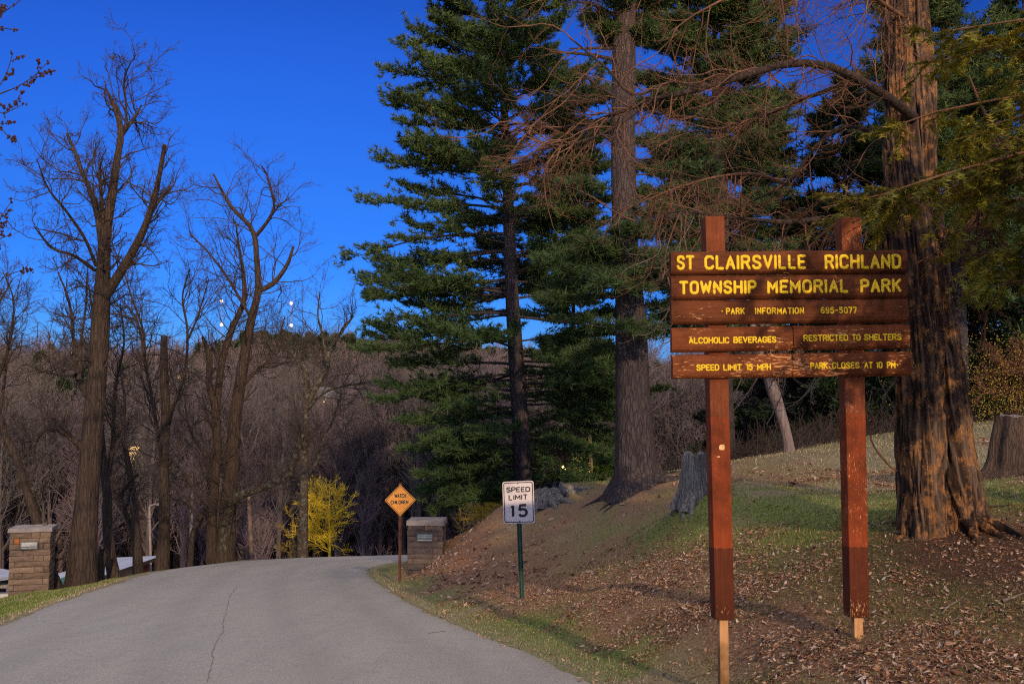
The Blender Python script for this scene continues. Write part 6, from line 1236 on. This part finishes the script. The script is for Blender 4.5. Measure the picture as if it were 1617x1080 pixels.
# tree with sodium lamp light painted into its twigs, and yellow shrubs
M['twig_yellow_dim'] = simple('twig_yellow_dim', (.28, .21, .04), .8, .3, 2)
def twiggy_tree(name, label, px, pbase, Y, h, wd, seed, tm, stems=1, n1=16, tr=.10, cat='tree'):
    r_ = np.random.default_rng(seed); p = W(px, pbase, Y); g = Hs(p[0], Y); g = min(g, p[2]) if stems == 1 else g; root = empty(name, (p[0], Y, g), label, cat)
    S_ = []
    for i in range(stems): a = r_.uniform(0, 6.28); t_ = np.array([math.cos(a), math.sin(a), 0]) * wd * .25 * (stems > 1) * r_.random(); S_.append(resamp(np.array([(p[0], Y, g - .2), (p[0] + .05, Y, p[2]), (p[0] + t_[0] * .5, Y + t_[1] * .5, p[2] + h * .45), (p[0] + t_[0], Y + t_[1], p[2] + h * .9)]), np.array([tr, tr * .8, tr * .6, .015]), 14))
    P = np.array([a for a, _ in S_]); Rr = np.array([b_ for _, b_ in S_]); MB().add(*tubes(P, Rr, 8)).build('trunk', M[tm], root, smooth=True)
    a, ra = grow(P, Rr, n1, (wd / h * .40, wd / h * .60), (.9, 1.5), .07, r_, 8, .34, .97, .2, .5, .015); b_, rb = grow(a, ra, 9, (.3, .6), (.4, 1), .10, r_, 6, .15, 1, .25, .6, .011); c_, rc = grow(b_, rb, 6, (.3, .6), (.4, 1), .1, r_, 4, .1, 1, .25, .7, .009)
    MB().add(*tubes(a, ra, 4)).add(*tubes(b_, rb, 3)).add(*tubes(c_, rc, 3)).build('crown', M[tm], root, smooth=True)['kind'] = 'stuff'; return root
twiggy_tree('twiggy_tree', 'small tree with lamp yellow put into its twig colour in front of the dark wood beyond the road', 519, 870, 62, 4.2, 3.3, 501, 'twig_lamp_yellow', n1=48)
twiggy_tree('yellow_bush', 'dim yellow shrub between the right gate pillar and the bank', 768, 860, 46, 2.4, 2.6, 502, 'yellow_bloom', 5, 7, .03, 'shrub')
twiggy_tree('yellow_bush', 'faint yellow twigs left of the trunk beside the small tree with lamp yellow twigs', 462, 870, 66, 2.7, 1.3, 503, 'twig_yellow_dim', 3, 5, .02, 'shrub')
yb = twiggy_tree('forsythia_bush', 'wide yellow budding shrub behind the stump at the right edge', 1600, 668, 29, 2.1, 2.6, 504, 'twig_orange', 9, 7, .02, 'shrub')
p = W(1600, 668, 29); n = 6500; a = r.normal(size=(n, 3)) * [1.35, .8, .75] + [p[0] + .1, 29, p[2] + 1.05]; v, f, va = tufts(a, nrm(r.normal(size=(n, 3))), r, 2, .036, .02, .9); MB().add(v, f).build('blossom', M['yellow_bloom'], yb)['kind'] = 'stuff'

# budding maple outside the left edge, only its branch tips reach into the picture
def bud_tree():
    r_ = np.random.default_rng(601); root_ = None; Y = 15; b_ = np.array([-11.6, Y]); g = Hs(*b_); root_ = empty('maple_tree', (b_[0], b_[1], g), 'maple beyond the left edge with dark red buds on its hanging branch tips', 'tree')
    P, Rr = resamp(np.array([(-11.6, Y, g - .3), (-11.6, Y, g + 1), (-11.4, Y, 1.5), (-11.2, Y + .2, 5), (-11.0, Y, 9)]), np.array([.3, .22, .18, .13, .05]), 20); trunk_tube(P, Rr, 12, 5, .1, .3).build('trunk', M['bark_brown'], root_, smooth=True)
    B = []
    for z0_, pts in ((5.2, [(-60, 180), (0, 148), (40, 132), (74, 100)]), (5.6, [(-60, 60), (-10, 30), (20, 10), (46, -10)]), (4.4, [(-60, 130), (-20, 175), (5, 180), (38, 165)]), (4.2, [(-60, 150), (-15, 190), (5, 205), (20, 224)]), (4.9, [(-60, 140), (-20, 150), (5, 130), (20, 85)]), (2.8, [(-60, 380), (-20, 360), (0, 345), (18, 318)]), (2.5, [(-60, 400), (-20, 385), (0, 375), (14, 372)]), (5.9, [(-60, 20), (-10, 45), (10, 40), (25, 48)]), (1.6, [(-60, 500), (-20, 470), (0, 440), (40, 425)])):
        B.append(resamp(np.array([(-11.3, Y, z0_)] + [W(a, b2_, 14.2) for a, b2_ in pts]), np.array([.04, .02, .012, .008, .005]), 18))
    bP = np.array([a for a, _ in B]); bR = np.array([b2_ for _, b2_ in B]); c, rc = grow(bP, bR, 5, (.05, .12), (.4, .8), .05, r_, 7, .7, 1, .14, .7, .004); mb = MB().add(*tubes(bP, bR, 6)).add(*tubes(c, rc, 4)); mb.build('boughs', M['bark_dark'], root_, smooth=True)['kind'] = 'stuff'
    cs = np.concatenate([c[:, 2:].reshape(-1, 3), bP[:, 13:].reshape(-1, 3)]); cs = np.repeat(cs, 3, 0) + r_.normal(0, .018, (len(cs) * 3, 3)); n = len(cs); s = r_.uniform(.012, .026, n)[:, None]; o = np.array([(1, 0, 0), (-1, 0, 0), (0, 1, 0), (0, -1, 0), (0, 0, 1.3), (0, 0, -1.1)]); V = (cs[:, None] + o[None] * s[:, None]).reshape(-1, 3); f = (np.arange(n) * 6)[:, None, None] + np.array([(0, 2, 4), (2, 1, 4), (1, 3, 4), (3, 0, 4), (2, 0, 5), (1, 2, 5), (3, 1, 5), (0, 3, 5)])[None]
    MB().add(V, f.reshape(-1, 3)).build('buds', M['bud'], root_)['kind'] = 'stuff'
bud_tree()

# ------------------------------------------------------------------ poles, lamps, houses, masts
def pole(name, label, pts, Y, m_, extra=None, cat='pole', lampm=None):
    L = [(W(a, b_, Y)) for a, b_, _ in pts]; R0 = [w_ * Y / F / 2 for *_, w_ in pts]; g = Hs(L[0][0], Y); root = empty(name, (L[0][0], Y, min(g, L[0][2])), label, cat); P = np.vstack([[L[0][0], Y, min(g, L[0][2]) - .4], L]); P, Rr = resamp(P, np.array([R0[0]] + R0), 8); trunk_tube(P, Rr, 10, 3, .01).build('post', m_, root, smooth=True); return root, L
M['pole_wood'] = simple('pole_wood', (.16, .115, .09), .85, .25, 3); M['pole_pale'] = simple('pole_pale', (.24, .21, .20), .7, .2, 3); M['blue_band'] = simple('blue_band', (.05, .10, .35), .5, .2, 3)
pole('utility_pole', 'bare brown wooden pole under the arching lichen covered limb', [(398, 882, 7), (395, 835, 6.5), (393, 785, 6)], 56, M['pole_wood'])
u_, L = pole('utility_pole', 'pale pole with a blue band beside the forked trunk', [(302, 896, 6), (302, 835, 5.5), (303, 775, 5)], 52, M['pole_pale'])
pb1 = W(302, 884, 52); MB().add(*tubes(np.array([[pb1, pb1 + (0, 0, .5)]]), np.array([[.115, .115]]), 10)).build('blue_band', M['blue_band'], u_)
u_, L = pole('street_light', 'white street light pole with a level arm left of the straight trunk', [(238, 900, 4), (237, 850, 4), (236, 800, 3.6)], 66, M['pole_pale'], cat='street light')
a = W(236, 799, 66); b_ = W(254, 796, 66); MB().add(*tubes(np.array([[a, (a + b_) / 2 + (0, 0, .08), b_]]), np.array([[.05, .045, .04]]), 6)).build('arm', M['pole_pale'], u_); MB().box(tuple(b_ + (-.25, -.13, -.06)), tuple(b_ + (.3, .13, .07))).build('lamp_head', M['pole_pale'], u_)
u_, L = pole('utility_pole', 'pole lit yellow left of the furrowed pine trunk', [(934, 780, 6), (932, 700, 5.5), (929, 640, 5)], 41, simple('pole_lit', (.45, .36, .16), .8, .25, 4))  # the lamp's yellow light is put into the pole colour
u_, L = pole('street_light', 'lit yellow street lamp on a thin dark post under the pine', [(888, 790, 2.6), (886, 760, 2.4), (885, 736, 2.2)], 42, M['bark_dark'], cat='street light')
a = W(885, 736, 42); b_ = W(891, 735, 42); MB().add(*tubes(np.array([[a, (a + b_) / 2 + (0, 0, .05), b_]]), np.array([[.03, .03, .03]]), 6)).build('arm', M['bark_dark'], u_)
n_ = 10; th = np.linspace(0, np.pi, 6); ph = np.linspace(0, 2 * np.pi, n_, endpoint=False)
def ball(c, r_): return MB().add(np.array([(c[0] + r_ * math.sin(t_) * math.cos(p_), c[1] + r_ * math.sin(t_) * math.sin(p_), c[2] + r_ * math.cos(t_)) for t_ in th for p_ in ph]), [(i * n_ + j, (i + 1) * n_ + j, (i + 1) * n_ + (j + 1) % n_, i * n_ + (j + 1) % n_) for i in range(5) for j in range(n_)])
ball(b_ - (0, 0, .1), .11).build('bulb', simple('bulb_yellow', (1, .8, .3), .5, .1, 2, emit=(1.0, .72, .18), es=9), u_)
pl = bpy.data.lights.new('street_lamp', 'POINT'); pl.energy = 60; pl.color = (1, .72, .2); pl.shadow_soft_size = .12; po = bpy.data.objects.new('street_lamp_light', pl); col.objects.link(po); po.location = tuple(b_ + (.3, -.3, -.1)); po.parent = u_; po.matrix_parent_inverse = inv(u_)
M['house_wall'] = simple('house_wall', (.20, .17, .16), .9, .2, 1); M['house_roof'] = simple('house_roof', (.12, .12, .14), .8, .2, 1)
M['house_pale_roof'] = simple('house_pale_roof', (.15, .17, .21), .6, .2, 1)
M['window_lit'] = simple('window_lit', (.9, .6, .3), .5, .15, .7, emit=(1.0, .60, .20), es=3.0)
def house(label, px, py, Y, wd, hgt, wins, roof='house_roof', yaw=.1):
    c = W(px, py, Y); g = Hs(c[0], Y); root = empty('house', (c[0], Y, min(g, c[2] - hgt)), label, 'house'); ca, sa = math.cos(yaw), math.sin(yaw)
    def T_(v): v = np.asarray(v, float); return np.column_stack([c[0] + v[:, 0] * ca - v[:, 1] * sa, Y + v[:, 0] * sa + v[:, 1] * ca, v[:, 2]])
    z0 = min(g, c[2] - hgt) - .5; MB().box((-wd / 2, 0, z0), (wd / 2, 7, c[2]), T_).build('wall', M['house_wall'], root)
    v = T_([(-wd / 2 - .4, -.5, c[2] - .1), (wd / 2 + .4, -.5, c[2] - .1), (wd / 2 + .4, 7.5, c[2] - .1), (-wd / 2 - .4, 7.5, c[2] - .1), (-wd / 2 - .4, 3.5, c[2] + 2.1), (wd / 2 + .4, 3.5, c[2] + 2.1)]); mb = MB().add(v, [(0, 1, 5, 4), (2, 3, 4, 5), (0, 3, 2, 1)]); mb.add(v, [(0, 4, 3), (1, 2, 5)]); mb.build('roof', M[roof], root)
    for (wx, wz, ww, wh) in wins:
        f_ = MB().box((wx - ww / 2 - .1, -.08, c[2] - wz - wh / 2 - .1), (wx + ww / 2 + .1, -.002, c[2] - wz + wh / 2 + .1), T_).build('window', M['house_roof'], root); MB().box((wx - ww / 2, -.12, c[2] - wz - wh / 2), (wx + ww / 2, -.085, c[2] - wz + wh / 2), T_).build('pane', M['window_lit'], f_)
    return root
house('house with one lit window on the far hillside at left', 45, 722, 128, 8, 5, ((.4, 1.0, 1.0, 1.7), (-2.6, 1.0, 1.1, .5)))
house('tan house with small lit windows just left of the tallest trunk', 112, 742, 122, 7, 5, ((.4, .9, .7, 1.6), (-1.5, 1.9, 1.6, .6), (.3, -.0, .6, .3)))
house('brightly lit house between two bare trunks on the far hillside', 207, 712, 125, 9, 5, ((-.2, .6, 2.4, 2.3), (-3.2, .7, .8, .8), (2.4, 1.9, 3.2, .5), (3.8, .6, .7, .6)))
house('far house with a row of lit windows near the ridge', 293, 590, 245, 9, 4, ((-1.5, .8, 1.2, .7), (0.4, .8, 1.2, .7), (2.2, .8, 1.0, .7)))
house('small house with an orange lit window behind the forked trunk', 355, 712, 118, 5, 4, ((0, .5, .45, .5), (.1, 1.1, .5, .4)))
house('tiny lit house on the hillside right of the lichen covered tree', 513, 628, 190, 5, 4, ((0, .6, .5, .6),))
house('pale roofed house on the hillside at left above the lit window', 62, 700, 140, 9, 4, (), 'house_pale_roof')
house('pale roofed house glimpsed through the pine boughs', 895, 686, 120, 7, 4, ((-2, 1, .7, .7),), 'house_pale_roof', .5)
M['mast'] = simple('mast_steel', (.20, .21, .24), .6, .1, 1); M['beacon_white'] = simple('beacon_white', (1, .8, .7), .5, .05, 1, emit=(1.0, .60, .50), es=2.4); M['beacon_red'] = simple('beacon_red', (1, .3, .3), .5, .05, 1, emit=(1.0, .08, .07), es=3)
def mast(label, px, ptop, lights, Y=620):
    t_ = W(px, ptop, Y); g = Hs(t_[0], Y); root = empty('radio_mast', (t_[0], Y, g), label, 'radio mast'); hw = .55; mb = MB(); L = []
    for dx, dy in ((-1, -1), (1, -1), (0, 1)): L.append([(t_[0] + dx * hw, Y + dy * hw, g), (t_[0] + dx * hw, Y + dy * hw, t_[2] + 1)])
    mb.add(*tubes(np.array(L), np.full((3, 2), .07), 4)); z = np.arange(g, t_[2], 1.6); B_ = []
    for q, z_ in enumerate(z): s_ = 1 if q % 2 else -1; B_.append([(t_[0] - s_ * hw, Y - hw, z_), (t_[0] + s_ * hw, Y - hw, z_ + 1.6)]); B_.append([(t_[0] + s_ * hw, Y - hw, z_), (t_[0], Y + hw, z_ + 1.6)])
    mb.add(*tubes(np.array(B_), np.full((len(B_), 2), .035), 3)); mb.build('lattice', M['mast'], root)['kind'] = 'stuff'
    for py, red in lights: p = W(px, py, Y); ball(p - (0, .9, 0), 1.05 if not red else 1.0).build('beacon', M['beacon_red' if red else 'beacon_white'], root)
mast('left radio mast with warning lights above the far ridge', 350.5, 474, ((476, 0), (513, 0), (548, 1)))
mast('right radio mast with warning lights above the far ridge', 460.5, 476, ((479, 0), (514, 0), (548.5, 1)))
